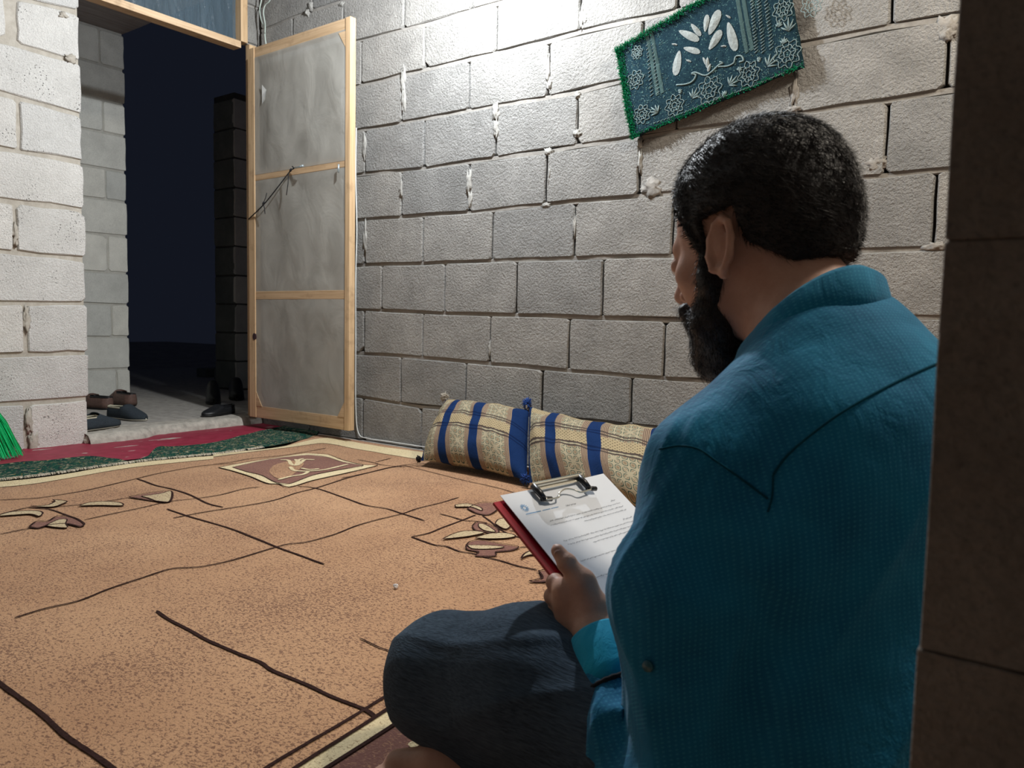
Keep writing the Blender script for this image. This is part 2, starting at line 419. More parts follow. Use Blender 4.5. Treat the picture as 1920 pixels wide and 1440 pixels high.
# --- foreground partition on the right ---------------------------------------
PX, PY = -.0585, .44
bm = bmesh.new(); box(bm, (PX+.006, PY+.008, -.01), (X1, PY+.11, 2.95))
wall_right = tag(from_bm('wall_right', bm, MB_DARK), kind='structure', label='dark blurred brown block pillar edge in the right foreground')
def tr_(u, v, d): return (u, PY-d, v)
def te_(u, v, d): return (PX-d, u, v)
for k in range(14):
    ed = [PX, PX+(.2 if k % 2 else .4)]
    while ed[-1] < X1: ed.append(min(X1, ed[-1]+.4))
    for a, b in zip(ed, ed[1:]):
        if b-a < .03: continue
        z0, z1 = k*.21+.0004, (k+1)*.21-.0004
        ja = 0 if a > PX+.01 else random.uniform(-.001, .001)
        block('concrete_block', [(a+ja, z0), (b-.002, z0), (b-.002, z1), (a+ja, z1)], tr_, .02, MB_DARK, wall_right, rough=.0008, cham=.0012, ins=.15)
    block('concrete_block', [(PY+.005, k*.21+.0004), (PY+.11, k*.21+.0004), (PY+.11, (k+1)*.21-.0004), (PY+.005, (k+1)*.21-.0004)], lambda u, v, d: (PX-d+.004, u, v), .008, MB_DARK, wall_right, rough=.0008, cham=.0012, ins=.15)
# --- enclosing shell -----------------------------------------------------------
def shell(name, lo_, hi_, m, lab):
    bm = bmesh.new(); box(bm, lo_, hi_); return tag(from_bm(name, bm, m), kind='structure', label=lab)
shell('wall_front', (XL-.2, -1.8, -.02), (X1+.2, -1.6, 2.95), M_ROOMWALL, 'block wall behind the photographer')
shell('wall_right_outer', (X1, -1.6, -.02), (X1+.2, YB+.2, 2.95), M_ROOMWALL, 'right end wall of the room')
shell('ceiling', (XL-.2, -1.8, 2.95), (X1+.2, YB+.2, 3.05), M_CEIL, 'room ceiling')
shell('floor', (XL-.005, -1.8, -.08), (X1+.2, YB+.2, 0), M_FLOOR, 'concrete floor under the carpets')
# passage floor / sill slab with broken front edge
V, Fc = [], []
ys = np.linspace(YJ-.02, YB+.02, 46)
edge = [(165, 838), (200, 833), (262, 820), (330, 805), (400, 795), (470, 783)]
ew = [at(x, y, 2, .012) for x, y in edge]; ey = [w[1] for w in ew]; ex = [w[0] for w in ew]
for i, y in enumerate(ys):
    fx = float(np.interp(y, ey, ex)) if y >= ey[0] else ex[0]
    fx = min(max(fx, XL-.02), XL+.05)+.012*noise.noise(Vector((y*14, 0, 3)))
    nz = lambda s: .006*noise.noise(Vector((y*20, s, 1)))
    V += [(fx+.012, y, .0), (fx+.006, y, .022+nz(1)), (fx-.012, y, .044+nz(2)), (fx-.05, y, .049+nz(3)), (XL-.16, y, .050)]
    if i:
        o = 5*i
        for q in range(4): Fc.append((o-5+q, o-5+q+1, o+q+1, o+q))
sill = tag(mk('trim_1', V, Fc, M_SILL, smooth=True), kind='structure', label='rough concrete door sill with a broken edge')
bm = bmesh.new(); box(bm, (-7.6, -.4, -.08), (XL-.15, 5.5, .05))
tag(from_bm('floor_passage', bm, M_FLOOR), kind='structure', label='concrete floor of the dark passage')
bm = bmesh.new(); box(bm, (-16, -3, -.12), (-7.6, 9, .045)); tag(from_bm('ground', bm, plain('dark_earth', (.32, .29, .26), bs=8, bd=.01, var=.3)), kind='structure', label='dark ground outside')
# rubble at the foot of the jamb
def at_sill(x, y): return at(x, y, 2, .05)
for i, (x, y, s) in enumerate([(163, 826, .022), (176, 822, .018), (184, 812, .013), (170, 812, .014)]):
    bm = bmesh.new(); bmesh.ops.create_icosphere(bm, subdivisions=2, radius=s)
    w = at(x, y, 2, .015); w[0] = max(w[0], XL+.012)
    for v in bm.verts:
        v.co *= 1+.5*noise.noise(v.co*40+Vector((i, 0, 0))); v.co += Vector((w[0], w[1], .02))
    tag(from_bm('mortar_crumb', bm, MM_LEFT), ['largest lump of broken mortar, leftmost at the foot of the door jamb', 'mid-sized lump of broken mortar between the largest one and the sill', 'smallest lump of broken mortar, nearest the grey shoe', 'small low lump of broken mortar tucked against the pale wall end'][i], 'rubble', 'mortar crumbs at the door jamb')
# lintel board above the passage
zb = 2.361
bm = bmesh.new(); box(bm, (XF-.2, .9, zb), (XL-.10, 2.545, zb+.03))
tag(from_bm('trim_2', bm, M_PLY), kind='structure', label='grey plank roofing the passage above the door')

# --- door frame -----------------------------------------------------------------
fr = empty('trim_3', (XL-.03, 2.0, 0)); tag(fr, kind='structure', label='pine frame around the doorway')
def wbox(name, lo_, hi_, m, parent, bev=.002):
    bm = bmesh.new(); box(bm, lo_, hi_, bev); return from_bm(name, bm, m, parent)
wbox('post', (XL-.075, 2.452, 2.02), (XL, 2.492, 2.93), M_WZ, fr)
wbox('post', (XL-.036, 2.503, .055), (XL-.004, 2.545, 2.02), M_WZ, fr)
wbox('post', (XL-.075, YJ-.045, .05), (XL-.022, YJ-.003, 2.93), M_WZ, fr)
wbox('header_beam', (XL-.065, YJ-.04, 1.985), (XL, 2.452, 2.019), M_WY, fr)
settle(fr)
# transom sheet
V, Fc = [], []; nu, nv = 44, 40
for i in range(nu+1):
    for j in range(nv+1):
        y = YJ-.03+(2.455-YJ+.03)*i/nu; z = 2.012+.88*j/nv
        d = .016*noise.noise(Vector((y*5.5+z*2.0, z*1.6, 0)))+.010*abs(noise.noise(Vector((y*12+z*5, z*3, 4))))
        V.append((XL-.045+d, y, z))
for i in range(nu):
    for j in range(nv): a = i*(nv+1)+j; Fc.append((a, a+nv+1, a+nv+2, a+1))
tag(mk('window_1', V, Fc, M_TRANSOM, smooth=True), kind='structure', label='crumpled bluish plastic sheet filling the opening above the door')

# --- the open door leaf ------------------------------------------------------------
YD = 2.43
dx0 = float(at(466, 500, 1, YD)[0])+.003; dx1 = float(at(655, 500, 1, YD)[0])
dz0 = .066; dz1 = 1.955
door = empty('door_1', (dx0, YD+.017, dz0)); tag(door, kind='structure', label='open pine frame door leaf covered with dusty translucent plastic')
sw = .052
def dz(x, y): return float(at(x, y, 1, YD)[2])
wbox('stile', (dx0, YD, dz0), (dx0+sw, YD+.034, dz1), M_WZ, door)
wbox('stile', (dx1-sw*.62, YD, dz0), (dx1, YD+.034, dz1), M_WZ, door)
for (a, b) in ((dz0, dz0+.062), (dz(560, 561), dz(560, 545)), (dz(560, 326), dz(560, 308)), (dz1-.058, dz1)):
    wbox('rail', (dx0+sw, YD+.004, a), (dx1-sw*.62, YD+.032, b), M_WX, door)
for sx, sz in ((1, 0), (-1, 0), (-1, 1)):
    cx = dx0+sw if sx > 0 else dx1-sw*.62; cz = dz0+.062 if not sz else dz1-.058; q = -1 if sz else 1
    L_ = .05
    V = [(cx, YD+.002, cz), (cx+sx*L_, YD+.002, cz), (cx, YD+.002, cz+q*L_*1.5), (cx, YD+.028, cz), (cx+sx*L_, YD+.028, cz), (cx, YD+.028, cz+q*L_*1.5)]
    mk('corner_gusset', V, [(0, 1, 2), (3, 5, 4), (0, 3, 4, 1), (1, 4, 5, 2), (2, 5, 3, 0)], M_WX, door)
def sheet(x0, x1, z0, z1, yy, seed, nm='plastic_sheet'):
    V, Fc = [], []; nu, nv = 24, 34
    for i in range(nu+1):
        for j in range(nv+1):
            u, v = i/nu, j/nv; x = x0+(x1-x0)*u; z = z0+(z1-z0)*v
            e = min(u, 1-u, v, 1-v)*8; e = min(1, e)
            d = e*(.010*noise.noise(Vector((x*5, z*4, seed)))+.004*noise.noise(Vector((x*16, z*6, seed))))
            V.append((x, yy+d, z))
    for i in range(nu):
        for j in range(nv): a = i*(nv+1)+j; Fc.append((a, a+nv+1, a+nv+2, a+1))
    return mk(nm, V, Fc, M_SHEET, door, smooth=True)
xl_, xr_ = dx0+sw*.80, dx1-sw*.58
zA, zB = dz(560, 320), dz(560, 553)
sheet(xl_+.012, xr_, zA+.014, dz1-.050, YD+.003, 1)
sheet(xl_+.010, xr_, zB+.012, zA-.016, YD+.005, 2)
sheet(xl_+.010, xr_, dz0+.05, zB-.012, YD+.005, 3)
# bolt hole marks, torn patch, nails, cord
def disc(x, z, r, m, nm):
    V = [(x+r*.8*math.cos(t), YD-.0015, z+r*math.sin(t)) for t in np.linspace(0, 2*math.pi, 12, endpoint=False)]
    V += [(v[0], YD+.004, v[2]) for v in V]
    return mk(nm, V, [tuple(range(12))[::-1]]+[(i, (i+1) % 12, 12+(i+1) % 12, 12+i) for i in range(12)], m, door)
w = at(477, 631, 1, YD); disc(w[0], w[2], .018, plain('dark_knot', (.05, .025, .03)), 'latch_hole')
w = at(492, 178, 1, YD-.006)
V = [(w[0]+a, YD-.008+c, w[2]+b) for a, b, c in ((0, .05, 0), (.03, .02, .004), (.03, -.03, -.004), (.0, -.045, 0), (-.01, 0, .006))]
mk('torn_flap', V, [(0, 1, 2, 3, 4)], plain('white_torn_plastic', (.8, .82, .8), .5), door)
def on_door(x, y, o=.008): w = at(x, y, 1, YD-o); return w
c1 = smooth_path([on_door(466, 411, .0), on_door(494, 384, .02), on_door(520, 352, .024), on_door(544, 321, .012), on_door(551, 316, .012), on_door(548, 312, .010)], 5)
parts = [tube(c1, .0028, 6)]
for a, b in (((500, 362), (494, 380)), ((493, 380), (497, 401)), ((541, 324), (537, 366))): parts.append(tube([on_door(*a, .024), on_door((a[0]+b[0])/2+1, (a[1]+b[1])/2, .02), on_door(*b, .018)], .002, 6))
w = on_door(494, 381, .022); parts.append(tube([w-np.array([.006, 0, .006]), w, w+np.array([.006, 0, .006])], [.004, .006, .004], 6))
w = on_door(545, 319, .013); parts.append(tube([w-np.array([.006, 0, .006]), w, w+np.array([.006, 0, .006])], [.004, .007, .004], 6))
V, Fc = merge(parts); tag(mk('latch_cord', V, Fc, M_CORD, door, True), label='black knotted cord')
V, Fc = merge([tube([on_door(550, 315, .01), on_door(560, 313, .02), on_door(568, 311, .026)], [.003, .003, .006], 8), tube([on_door(635, 308, .012), on_door(634.5, 324, .012)], .004, 8)])
mk('nail', V, Fc, plain('steel_nail', (.45, .55, .6), .3, .5, metal=.6), door, True)
settle(door)

# --- wires hanging by the frame ----------------------------------------------------
for r_, pts in ((.0028, [(492, 0), (487, 18), (490, 38), (496, 52), (497, 70), (499, 84)]), (.0024, [(506, 1), (497, 10), (494, 24), (497, 44), (496, 62)])):
    pass
V1 = tube(smooth_path([at(x, y, 1, YB-.03) for x, y in [(493, -25), (490, 0), (487, 18), (490, 38), (496, 52), (497, 70), (500, 92)]], 5), .0032, 6)
V2 = tube(smooth_path([at(x, y, 1, YB-.036) for x, y in [(512, -20), (506, 1), (497, 10), (494, 24), (497, 44), (497, 62)]], 5), .0028, 6)
V, Fc = merge([V1, V2]); tag(mk('electric_wire', V, Fc, M_WIRE, None, True), 'thin white and green wires hanging between door post and block wall', 'wire')
# white cable running down the wall behind the door's free edge and along the floor
pts = [at(x, y, 1, YB-.012) for x, y in [(668, 240), (667, 330), (669, 430), (667, 520), (667, 640), (667, 760), (672, 812)]]
pts += [np.array([float(at(x, 820, 1, YB-.02)[0]), YB-.02, .018]) for x in (690, 720, 760, 800)]
V, Fc = tube(smooth_path(pts, 5), .003, 6); tag(mk('white_cable', V, Fc, plain('white_cable', (.7, .72, .7), .4), None, True), 'thin white cable running down the blocks and along the wall foot', 'cable')

# ================================================================ FLOOR COVERINGS
def speckle_mat(name, base_a, base_b, mark, thr=.60):
    m, nt, b = base_mat(name, rough=1, spec=.05); v = coord(nt)
    c = ramp(nt, ntex(nt, v, 2.2, 4, .6), [(.3, base_a), (.7, base_b)])
    c = mixc(nt, .35, c, ramp(nt, ntex(nt, v, 420, 2, .5), [(.3, (.72, .72, .72)), (.7, (1.15, 1.15, 1.15))]), 'MULTIPLY')
    v2 = coord(nt, scale=(150, 230, 1), rot=(0, 0, .5)); sp = ntex(nt, v2, 1.0, 3, .62, .9)
    dn = ntex(nt, v, 3.5, 3, .6)
    s2 = mth(nt, 'ADD', sp, mth(nt, 'MULTIPLY', dn, .22))
    f = ramp(nt, s2, [(thr+.085, (0, 0, 0)), (thr+.125, (1, 1, 1))])
    c = mixc(nt, mth(nt, 'MULTIPLY', f, .70), c, mark)
    nt.links.new(c, b.inputs['Base Color'])
    bump(nt, b, mth(nt, 'ADD', ntex(nt, v, 330, 3, .6), mth(nt, 'MULTIPLY', ntex(nt, v, 12, 3, .5), .8)), .6, .004)
    b.inputs['Sheen Weight'].default_value = .15
    return m
M_CARPET = speckle_mat('tan_pile', (.44, .245, .133), (.56, .335, .190), (.10, .04, .03), .550)
M_CREAM = speckle_mat('cream_pile', (.70, .57, .33), (.82, .69, .44), (.28, .17, .09), .60)
M_PETAL = speckle_mat('petal_pile', (.50, .39, .23), (.64, .52, .33), (.20, .10, .06), .57)
M_BROWN = speckle_mat('purple_brown_pile', (.17, .075, .06), (.24, .115, .09), (.40, .22, .13), .60)
M_LINE = plain('dark_pile_line', (.035, .018, .016), 1, .05, bs=200, bd=.002, var=.4)
ZC = .012
def fl(x, y, z=ZC): return at(x, y, 2, z)
carpet = empty('carpet', (-1.6, 1.2, 0)); tag(carpet, 'large tan speckled carpet with dark crossing lines and cream-edged medallion', 'carpet')
# base: dense grid sheet following the outline of the carpet
left_px = [(0, 903), (83, 895), (196, 877), (292, 865), (417, 853), (520, 838), (584, 816)]
top_px = [(600, 812), (650, 816), (700, 821), (790, 835)]
L3 = [fl(x, y) for x, y in left_px]
ly = [p[1] for p in L3]; lx = [p[0]+.0 for p in L3]
def xleft(y):
    if y < ly[0]: return lx[0]+(y-ly[0])*(-.02)
    return float(np.interp(y, ly, lx))
ymax = 2.525
NX, NY = 150, 150; V, Fc = [], []
def carpz(x, y):
    return ZC-.001+.0035*max(0, noise.noise(Vector((x*2.3, y*2.3, 0))))+.0012*noise.noise(Vector((x*9, y*9, 2)))
for j in range(NY+1):
    y = -1.2+(ymax+1.2)*j/NY; x0 = xleft(y)
    for i in range(NX+1):
        x = x0+(.55-x0)*i/NX
        z = carpz(x, y)*(1 if 0 < i < NX and 0 < j < NY else .3)
        if j == NY: y_ = ymax+.012*noise.noise(Vector((x*3, 0, 9)))
        else: y_ = y
        V.append((x, y_, z))
for j in range(NY):
    for i in range(NX): a = j*(NX+1)+i; Fc.append((a, a+1, a+NX+2, a+NX+1))
mk('carpet_pile', V, Fc, M_CARPET, carpet, True)
def ribbon(pts, w, dz=.0022, jit=.0006):
    pts = smooth_path(pts, 5); n = len(pts); V, Fc = [], []
    for i, p in enumerate(pts):
        a = pts[max(0, i-1)]; b = pts[min(n-1, i+1)]; t = (b-a)[:2]; t = t/(np.linalg.norm(t)+1e-9); s = np.array([-t[1], t[0]])
        ww = w*(.5+.12*random.random()); 
        if i in (0, n-1): ww *= .5
        for k in (-1, 1):
            x, y = p[0]+s[0]*ww*k, p[1]+s[1]*ww*k; V.append((x, y, carpz(x, y)+dz))
        if i: o = 2*i; Fc.append((o-2, o-1, o+1, o))
    return V, Fc
def c7(pts): return [fl(x*.41667, 850+y*.41667) for x, y in pts]
def c8(pts): return [fl(640+x*.41667, 850+y*.41667) for x, y in pts]
def cx(pts): return [fl(600+x*.23958, 900+y*.23958) for x, y in pts]
def cm(pts): return [fl(400+x*.1875, 820+y*.1875) for x, y in pts]
def ca(pts): return [fl(x*.20833, 900+y*.20833) for x, y in pts]
lines = [(c7([(0, 210), (90, 205), (200, 198), (420, 160), (615, 115), (750, 85), (930, 55), (1060, 45)]), .008),
 (c7([(615, 115), (700, 145), (780, 165), (860, 190), (930, 225), (1005, 243)]), .009),
 (c7([(750, 250), (830, 278), (920, 305), (1040, 340), (1130, 375), (1245, 425), (1350, 465), (1460, 503)]), .008),
 (c7([(780, 292), (850, 278), (940, 262), (1110, 235), (1230, 212), (1330, 180), (1420, 158), (1560, 115), (1700, 80), (1780, 62), (1900, 55)]), .008),
 (c7([(65, 742), (200, 700), (350, 665), (480, 615), (620, 568), (760, 525), (850, 518), (920, 512), (1050, 483), (1245, 425), (1300, 412), (1390, 402), (1500, 370), (1600, 330), (1700, 300), (1810, 272), (1880, 248), (1980, 225), (2065, 200)]), .007),
 (c7([(1340, 148), (1420, 158), (1520, 190), (1640, 232), (1740, 250), (1810, 272), (1910, 305)]), .008),
 (c7([(705, 710), (760, 750), (860, 800), (940, 845), (1080, 905), (1170, 940), (1230, 980), (1380, 1040), (1500, 1100), (1640, 1155), (1690, 1190)]), .009),
 (c7([(-120, 940), (0, 1035), (100, 1110), (200, 1190), (290, 1270), (400, 1345), (500, 1416), (600, 1500)]), .010),
 (c7([(1060, 1520), (1200, 1416), (1380, 1310), (1500, 1240), (1640, 1155), (1770, 1075), (1900, 990)]), .0075),
 (c7([(1620, 832), (1700, 870), (1760, 892), (1850, 930)]), .004),
 (c7([(0, 365), (100, 345), (170, 335)]), .007), (c7([(380, 300), (520, 270), (640, 245), (760, 218), (890, 203), (1000, 185), (1100, 160), (1170, 152)]), .007),
 (c7([(0, 275), (140, 242), (260, 240), (420, 225), (580, 200)]), .007), (c7([(130, 245), (220, 252), (290, 275), (360, 300)]), .007),
 (cx([(715, 450), (850, 420), (950, 380), (1110, 320), (1220, 275)]), .0075), (cx([(715, 450), (800, 480), (900, 510), (990, 520), (1090, 560), (1190, 575), (1290, 605), (1400, 630), (1550, 675), (1700, 705)]), .0075),
 (cx([(935, 268), (1040, 295), (1130, 320), (1240, 328), (1310, 340)]), .007), (cx([(1270, 280), (1340, 330), (1400, 380), (1480, 425), (1560, 450), (1640, 475)]), .007),
 (cx([(1560, 530), (1640, 522), (1700, 520)]), .006), (cx([(1480, 395), (1550, 410), (1620, 420)]), .006), (cx([(1715, 720), (1730, 760), (1740, 780)]), .006),
 (c8([(760, 790), (850, 735), (930, 680), (1000, 640)]), .010),
 (c8([(0, 115), (120, 90), (220, 65), (330, 48), (450, 50)]), .008), (c8([(280, 55), (400, 85), (560, 125), (700, 155), (800, 185)]), .006),  # second ribbon: the cushions' shadow, drawn as a dark line on the pile
 (cm([(0, 270), (200, 245), (380, 212), (700, 180), (950, 140), (1130, 108)]), .007), (cm([(1440, 225), (1600, 255), (1700, 280), (1920, 300)]), .007), (cm([(1620, 250), (1780, 210)]), .007)]
for p, w in lines: V, Fc = ribbon(p, w*.68); mk('woven_or_shadow_line', V, Fc, M_LINE, carpet)
def poly(pts, m, dz=.0025, nm='woven_motif', outline=None, oz=.0035):
    ps = pts if m is M_CREAM or outline == .004 and dz == .0035 else smooth_path(list(pts)+[pts[0]], 4)[:-1]; V = [(p[0], p[1], carpz(p[0], p[1])+dz) for p in ps]
    mo = mk(nm, V, [tuple(range(len(V)))], m, carpet)
    if outline: V, Fc = ribbon(list(ps)+[ps[0]], outline*.8, oz); mk('motif_outline', V, Fc, M_LINE, mo)
def band(up, lowr, m, dz=.002, nm='woven_band'):
    up = smooth_path(up, 5); n = len(up); lowr = smooth_path(lowr, 5)
    def res(p, t):
        d = [0];
        for a, b in zip(p, p[1:]): d.append(d[-1]+np.linalg.norm(b-a))
        d = np.array(d)/d[-1]; P_ = np.array(p); return [np.array([np.interp(k, d, P_[:, c]) for c in range(3)]) for k in t]
    T = np.linspace(0, 1, 60); U = res(up, T); Lw = res(lowr, T); V, Fc = [], []
    for i in range(60):
        for p in (U[i], Lw[i]): V.append((p[0], p[1], carpz(p[0], p[1])+dz))
        if i: o = 2*i; Fc.append((o-2, o-1, o+1, o))
    mk(nm, V, Fc, m, carpet)
band(c7([(-200, 145), (0, 128), (200, 108), (470, 65), (700, 35), (960, 12)]), c7([(-200, 172), (0, 153), (200, 131), (480, 83), (700, 53), (960, 26)]), M_CREAM)
band(cm([(0, 163), (600, 108), (1080, 12), (1300, 30), (1560, 75), (1760, 105), (1920, 125), (2100, 150)]), cm([(0, 196), (500, 132), (900, 82), (1080, 60), (1220, 75), (1400, 112), (1600, 145), (1920, 200), (2100, 225)]), M_CREAM)
# near border: cream band and patterned brown strip, straight across the carpet
def wline(a, b, n=14): return [np.array([a[0]+(b[0]-a[0])*t, a[1]+(b[1]-a[1])*t, ZC]) for t in np.linspace(0, 1, n)]
pA, pB = fl(1340*.41667, 850+1416*.41667), fl(1790*.41667, 850+1130*.41667)
qA, qB = fl(1480*.41667, 850+1416*.41667), fl(1850*.41667, 850+1180*.41667)
def ext(a, b, s, e): d = (b-a)/np.linalg.norm(b-a); return a-d*s, b+d*e
pa, pb = ext(pA, pB, 1.3, 1.4); qa, qb = ext(qA, qB, 1.3, 1.4)
band(wline(pa, pb), wline(qa, qb), M_CREAM)
nrm = np.array([-(qb-qa)[1], (qb-qa)[0], 0]); nrm /= np.linalg.norm(nrm); nrm *= -1 if nrm[0] < 0 else 1
band(wline(qa, qb), wline(qa+nrm*.26, qb+nrm*.26), M_BROWN)
for a, b in ((pa, pb), (qa, qb), (qa+nrm*.26, qb+nrm*.26)):
    V, Fc = ribbon(wline(a, b), .006, .004); mk('woven_or_shadow_line', V, Fc, M_LINE, carpet)
# medallion
poly(cm([(50, 305), (300, 258), (560, 215), (760, 185), (930, 162), (1140, 175), (1300, 235), (1500, 280), (1640, 288), (1350, 360), (1000, 435), (760, 500), (650, 470), (540, 465), (380, 400), (200, 345)]), M_CREAM, .0022, outline=.005)
poly(cm([(190, 305), (420, 255), (560, 225), (700, 205), (950, 182), (1130, 202), (1290, 255), (1500, 290), (1250, 335), (1000, 385), (760, 470), (620, 455), (480, 385), (330, 350)]), M_BROWN, .0035, outline=.004, oz=.0042)
for p in ([(670, 235), (750, 240), (780, 280), (830, 290), (880, 260), (920, 232), (1010, 235)], [(770, 305), (800, 340), (870, 350), (950, 350), (1120, 335), (1350, 280)], [(650, 435), (780, 400), (900, 380), (950, 355)], [(830, 290), (840, 250), (820, 230)], [(860, 280), (850, 240), (900, 222)], [(880, 320), (960, 335), (1060, 325)]):
    V, Fc = ribbon(cm(p), .013, .0055); mk('woven_motif', V, Fc, M_CREAM, carpet)
poly(cm([(600, 290), (760, 245), (900, 262), (860, 330), (760, 400), (640, 420), (560, 350)]), M_CARPET, .0048)
# corner flowers by the clipboard
B, Cc = M_BROWN, M_PETAL
for pts, m, o in [([(1190, 370), (1230, 338), (1300, 348), (1385, 385), (1400, 415), (1360, 425), (1300, 415), (1215, 402)], B, .004), ([(1240, 352), (1290, 357), (1360, 398), (1365, 415), (1290, 405), (1245, 378)], Cc, .003),
    ([(960, 472), (1050, 430), (1160, 408), (1285, 420), (1180, 448), (1050, 464)], Cc, .004), ([(1215, 460), (1330, 428), (1450, 423), (1530, 447), (1450, 466), (1300, 469)], Cc, .004),
    ([(1370, 350), (1400, 315), (1490, 305), (1500, 350), (1470, 387), (1430, 385)], Cc, .004), ([(1572, 625), (1610, 580), (1700, 553), (1740, 592), (1640, 597)], Cc, .005),
    ([(1145, 515), (1180, 488), (1270, 478), (1400, 505), (1550, 530), (1500, 558), (1380, 570), (1370, 600), (1220, 600), (1240, 570), (1150, 548)], B, .004), ([(1150, 518), (1300, 520), (1440, 535), (1350, 549), (1200, 547)], Cc, .003),
    ([(1150, 232), (1250, 190), (1380, 188), (1410, 215), (1330, 275), (1230, 268)], B, .004), ([(1058, 205), (1150, 195), (1255, 225), (1262, 248), (1180, 222), (1070, 222)], Cc, .004),
    ([(1710, 722), (1800, 712), (1835, 745), (1790, 800), (1640, 803), (1740, 777)], B, .005)]:
    poly(cx(pts), m, .0028 if m is B else .0045, outline=o, oz=.005)
for pts, m, o in [([(0, 325), (100, 297), (240, 285), (350, 288), (385, 308), (350, 335), (270, 315), (100, 327), (0, 335)], Cc, .005), ([(275, 245), (420, 237), (492, 205), (482, 188), (600, 200), (560, 225), (480, 250), (350, 250)], Cc, .005),
    ([(710, 242), (800, 213), (950, 203), (1080, 213), (1098, 240), (900, 237)], Cc, .005), ([(265, 432), (330, 385), (430, 380), (520, 335), (650, 342), (755, 400), (720, 427), (600, 400), (450, 412), (350, 440)], B, .006),
    ([(410, 420), (520, 368), (600, 363), (592, 400), (602, 437), (480, 432)], Cc, .004), ([(1155, 160), (1300, 135), (1420, 118), (1545, 115), (1535, 200), (1420, 200), (1260, 177)], B, .005), ([(1270, 157), (1440, 135), (1540, 113), (1525, 200), (1430, 205), (1330, 172)], Cc, .004)]:
    poly(ca(pts), m, .0028 if m is B else .0045, outline=o, oz=.005)
# scroll on the near border strip
for p in ([(1870, 1250), (1900, 1225), (1960, 1240), (2020, 1290), (2040, 1330)], [(1870, 1250), (1890, 1290), (1950, 1285)], [(1840, 1330), (1900, 1310), (1960, 1285)]):
    V, Fc = ribbon(c7(p), .012, .005); mk('woven_motif', V, Fc, M_CREAM, carpet)
# debris crumbs woven in view: small pale crumb
settle(carpet)
w = fl(742, 1099, .017)
bm = bmesh.new(); bmesh.ops.create_icosphere(bm, subdivisions=2, radius=.005)
for v in bm.verts: v.co = v.co*(1+.6*noise.noise(v.co*300))+Vector(w)
tag(from_bm('paper_crumb', bm, M_PAPER), 'tiny white crumb lying on the tan carpet', 'crumb')

# --- red plastic mat and green rug along the door wall -------------------------------------
def strip(name, up, lo_, m, z, label, cat, sink=.9, amp=.002, uv=False):
    U = smooth_path(up, 6); L_ = smooth_path(lo_, 6)
    def res(p, T):
        d = [0]
        for a, b in zip(p, p[1:]): d.append(d[-1]+np.linalg.norm(b-a))
        d = np.array(d)/d[-1]; P_ = np.array(p); return np.array([[np.interp(k, d, P_[:, c]) for c in range(3)] for k in T])
    nu, nv = 110, 10; T = np.linspace(0, 1, nu+1); U = res(U, T); L_ = res(L_, T); V, Fc = [], []
    for i in range(nu+1):
        for j in range(nv+1):
            p = U[i]+(L_[i]-U[i])*j/nv; e = math.sin(math.pi*j/nv)**.4 if 0 < j < nv else sink
            V.append((p[0], p[1], z*e+amp*noise.noise(Vector((p[0]*14, p[1]*14, 5)))*e))
    for i in range(nu):
        for j in range(nv): a = i*(nv+1)+j; Fc.append((a, a+1, a+nv+2, a+nv+1))
    return tag(mk(name, V, Fc, m, None, True), label, cat)
# red
m, nt, b = base_mat('red_plastic_mat', (.4, .02, .05), .55, .3); v = coord(nt, scale=(16, 5, 5))
tear = ramp(nt, ntex(nt, v, 1.0, 3, .5, .5), [(.645, (0, 0, 0)), (.655, (1, 1, 1))])
nt.links.new(mixc(nt, tear, ramp(nt, ntex(nt, coord(nt), 20, 4, .6), [(.3, (.24, .018, .040)), (.7, (.35, .035, .07))]), (.52, .47, .42)), b.inputs['Base Color']); bump(nt, b, ntex(nt, coord(nt), 40, 3, .5), .4, .003)
M_REDMAT = m
def g(p, z=.006): return [at(x, y, 2, z) for x, y in p]
strip('floor_mat', g([(-60, 868), (35, 842), (80, 834), (150, 826), (262, 819), (330, 804), (400, 793), (440, 783), (475, 780)], .008), g([(-60, 895), (40, 872), (100, 866), (230, 864), (330, 848), (420, 834), (500, 818), (560, 806)], .006), M_REDMAT, .008, 'worn red plastic mat along the foot of the door wall', 'mat')
# raised flap of the red mat against the sill
# green rug
m, nt, b = base_mat('green_rug_pile', rough=1, spec=.05); v = coord(nt)
vo = nd(nt, 'ShaderNodeTexVoronoi'); vo.inputs['Scale'].default_value = 42; nt.links.new(coord(nt, scale=(1.6, 1, 1)), vo.inputs['Vector'])
c = ramp(nt, ntex(nt, v, 30, 4, .6, 1.0), [(.3, (.010, .035, .035)), (.5, (.015, .075, .050)), (.6, (.012, .022, .032)), (.72, (.02, .10, .06))])
c = mixc(nt, ramp(nt, ntex(nt, coord(nt, scale=(90, 40, 1)), 1, 3, .6, 1.5), [(.58, (0, 0, 0)), (.62, (1, 1, 1))]), c, (.42, .36, .24))
c = mixc(nt, ramp(nt, vo.outputs['Distance'], [(.10, (1, 1, 1)), (.16, (0, 0, 0))]), c, (.50, .30, .05))
nt.links.new(c, b.inputs['Base Color']); bump(nt, b, ntex(nt, v, 200, 3, .6), .8, .004); M_GREENRUG = m
strip('green_rug', g([(-70, 880), (30, 866), (90, 862), (160, 855), (215, 859), (248, 866), (272, 860), (295, 838), (330, 836), (400, 829), (470, 812), (545, 797), (600, 806)], .015), g([(-70, 905), (0, 900), (90, 889), (196, 873), (292, 861), (417, 849), (520, 834), (592, 818)], .015), M_GREENRUG, .016, 'narrow dark green floral rug between the red mat and the tan carpet', 'rug', amp=.003)
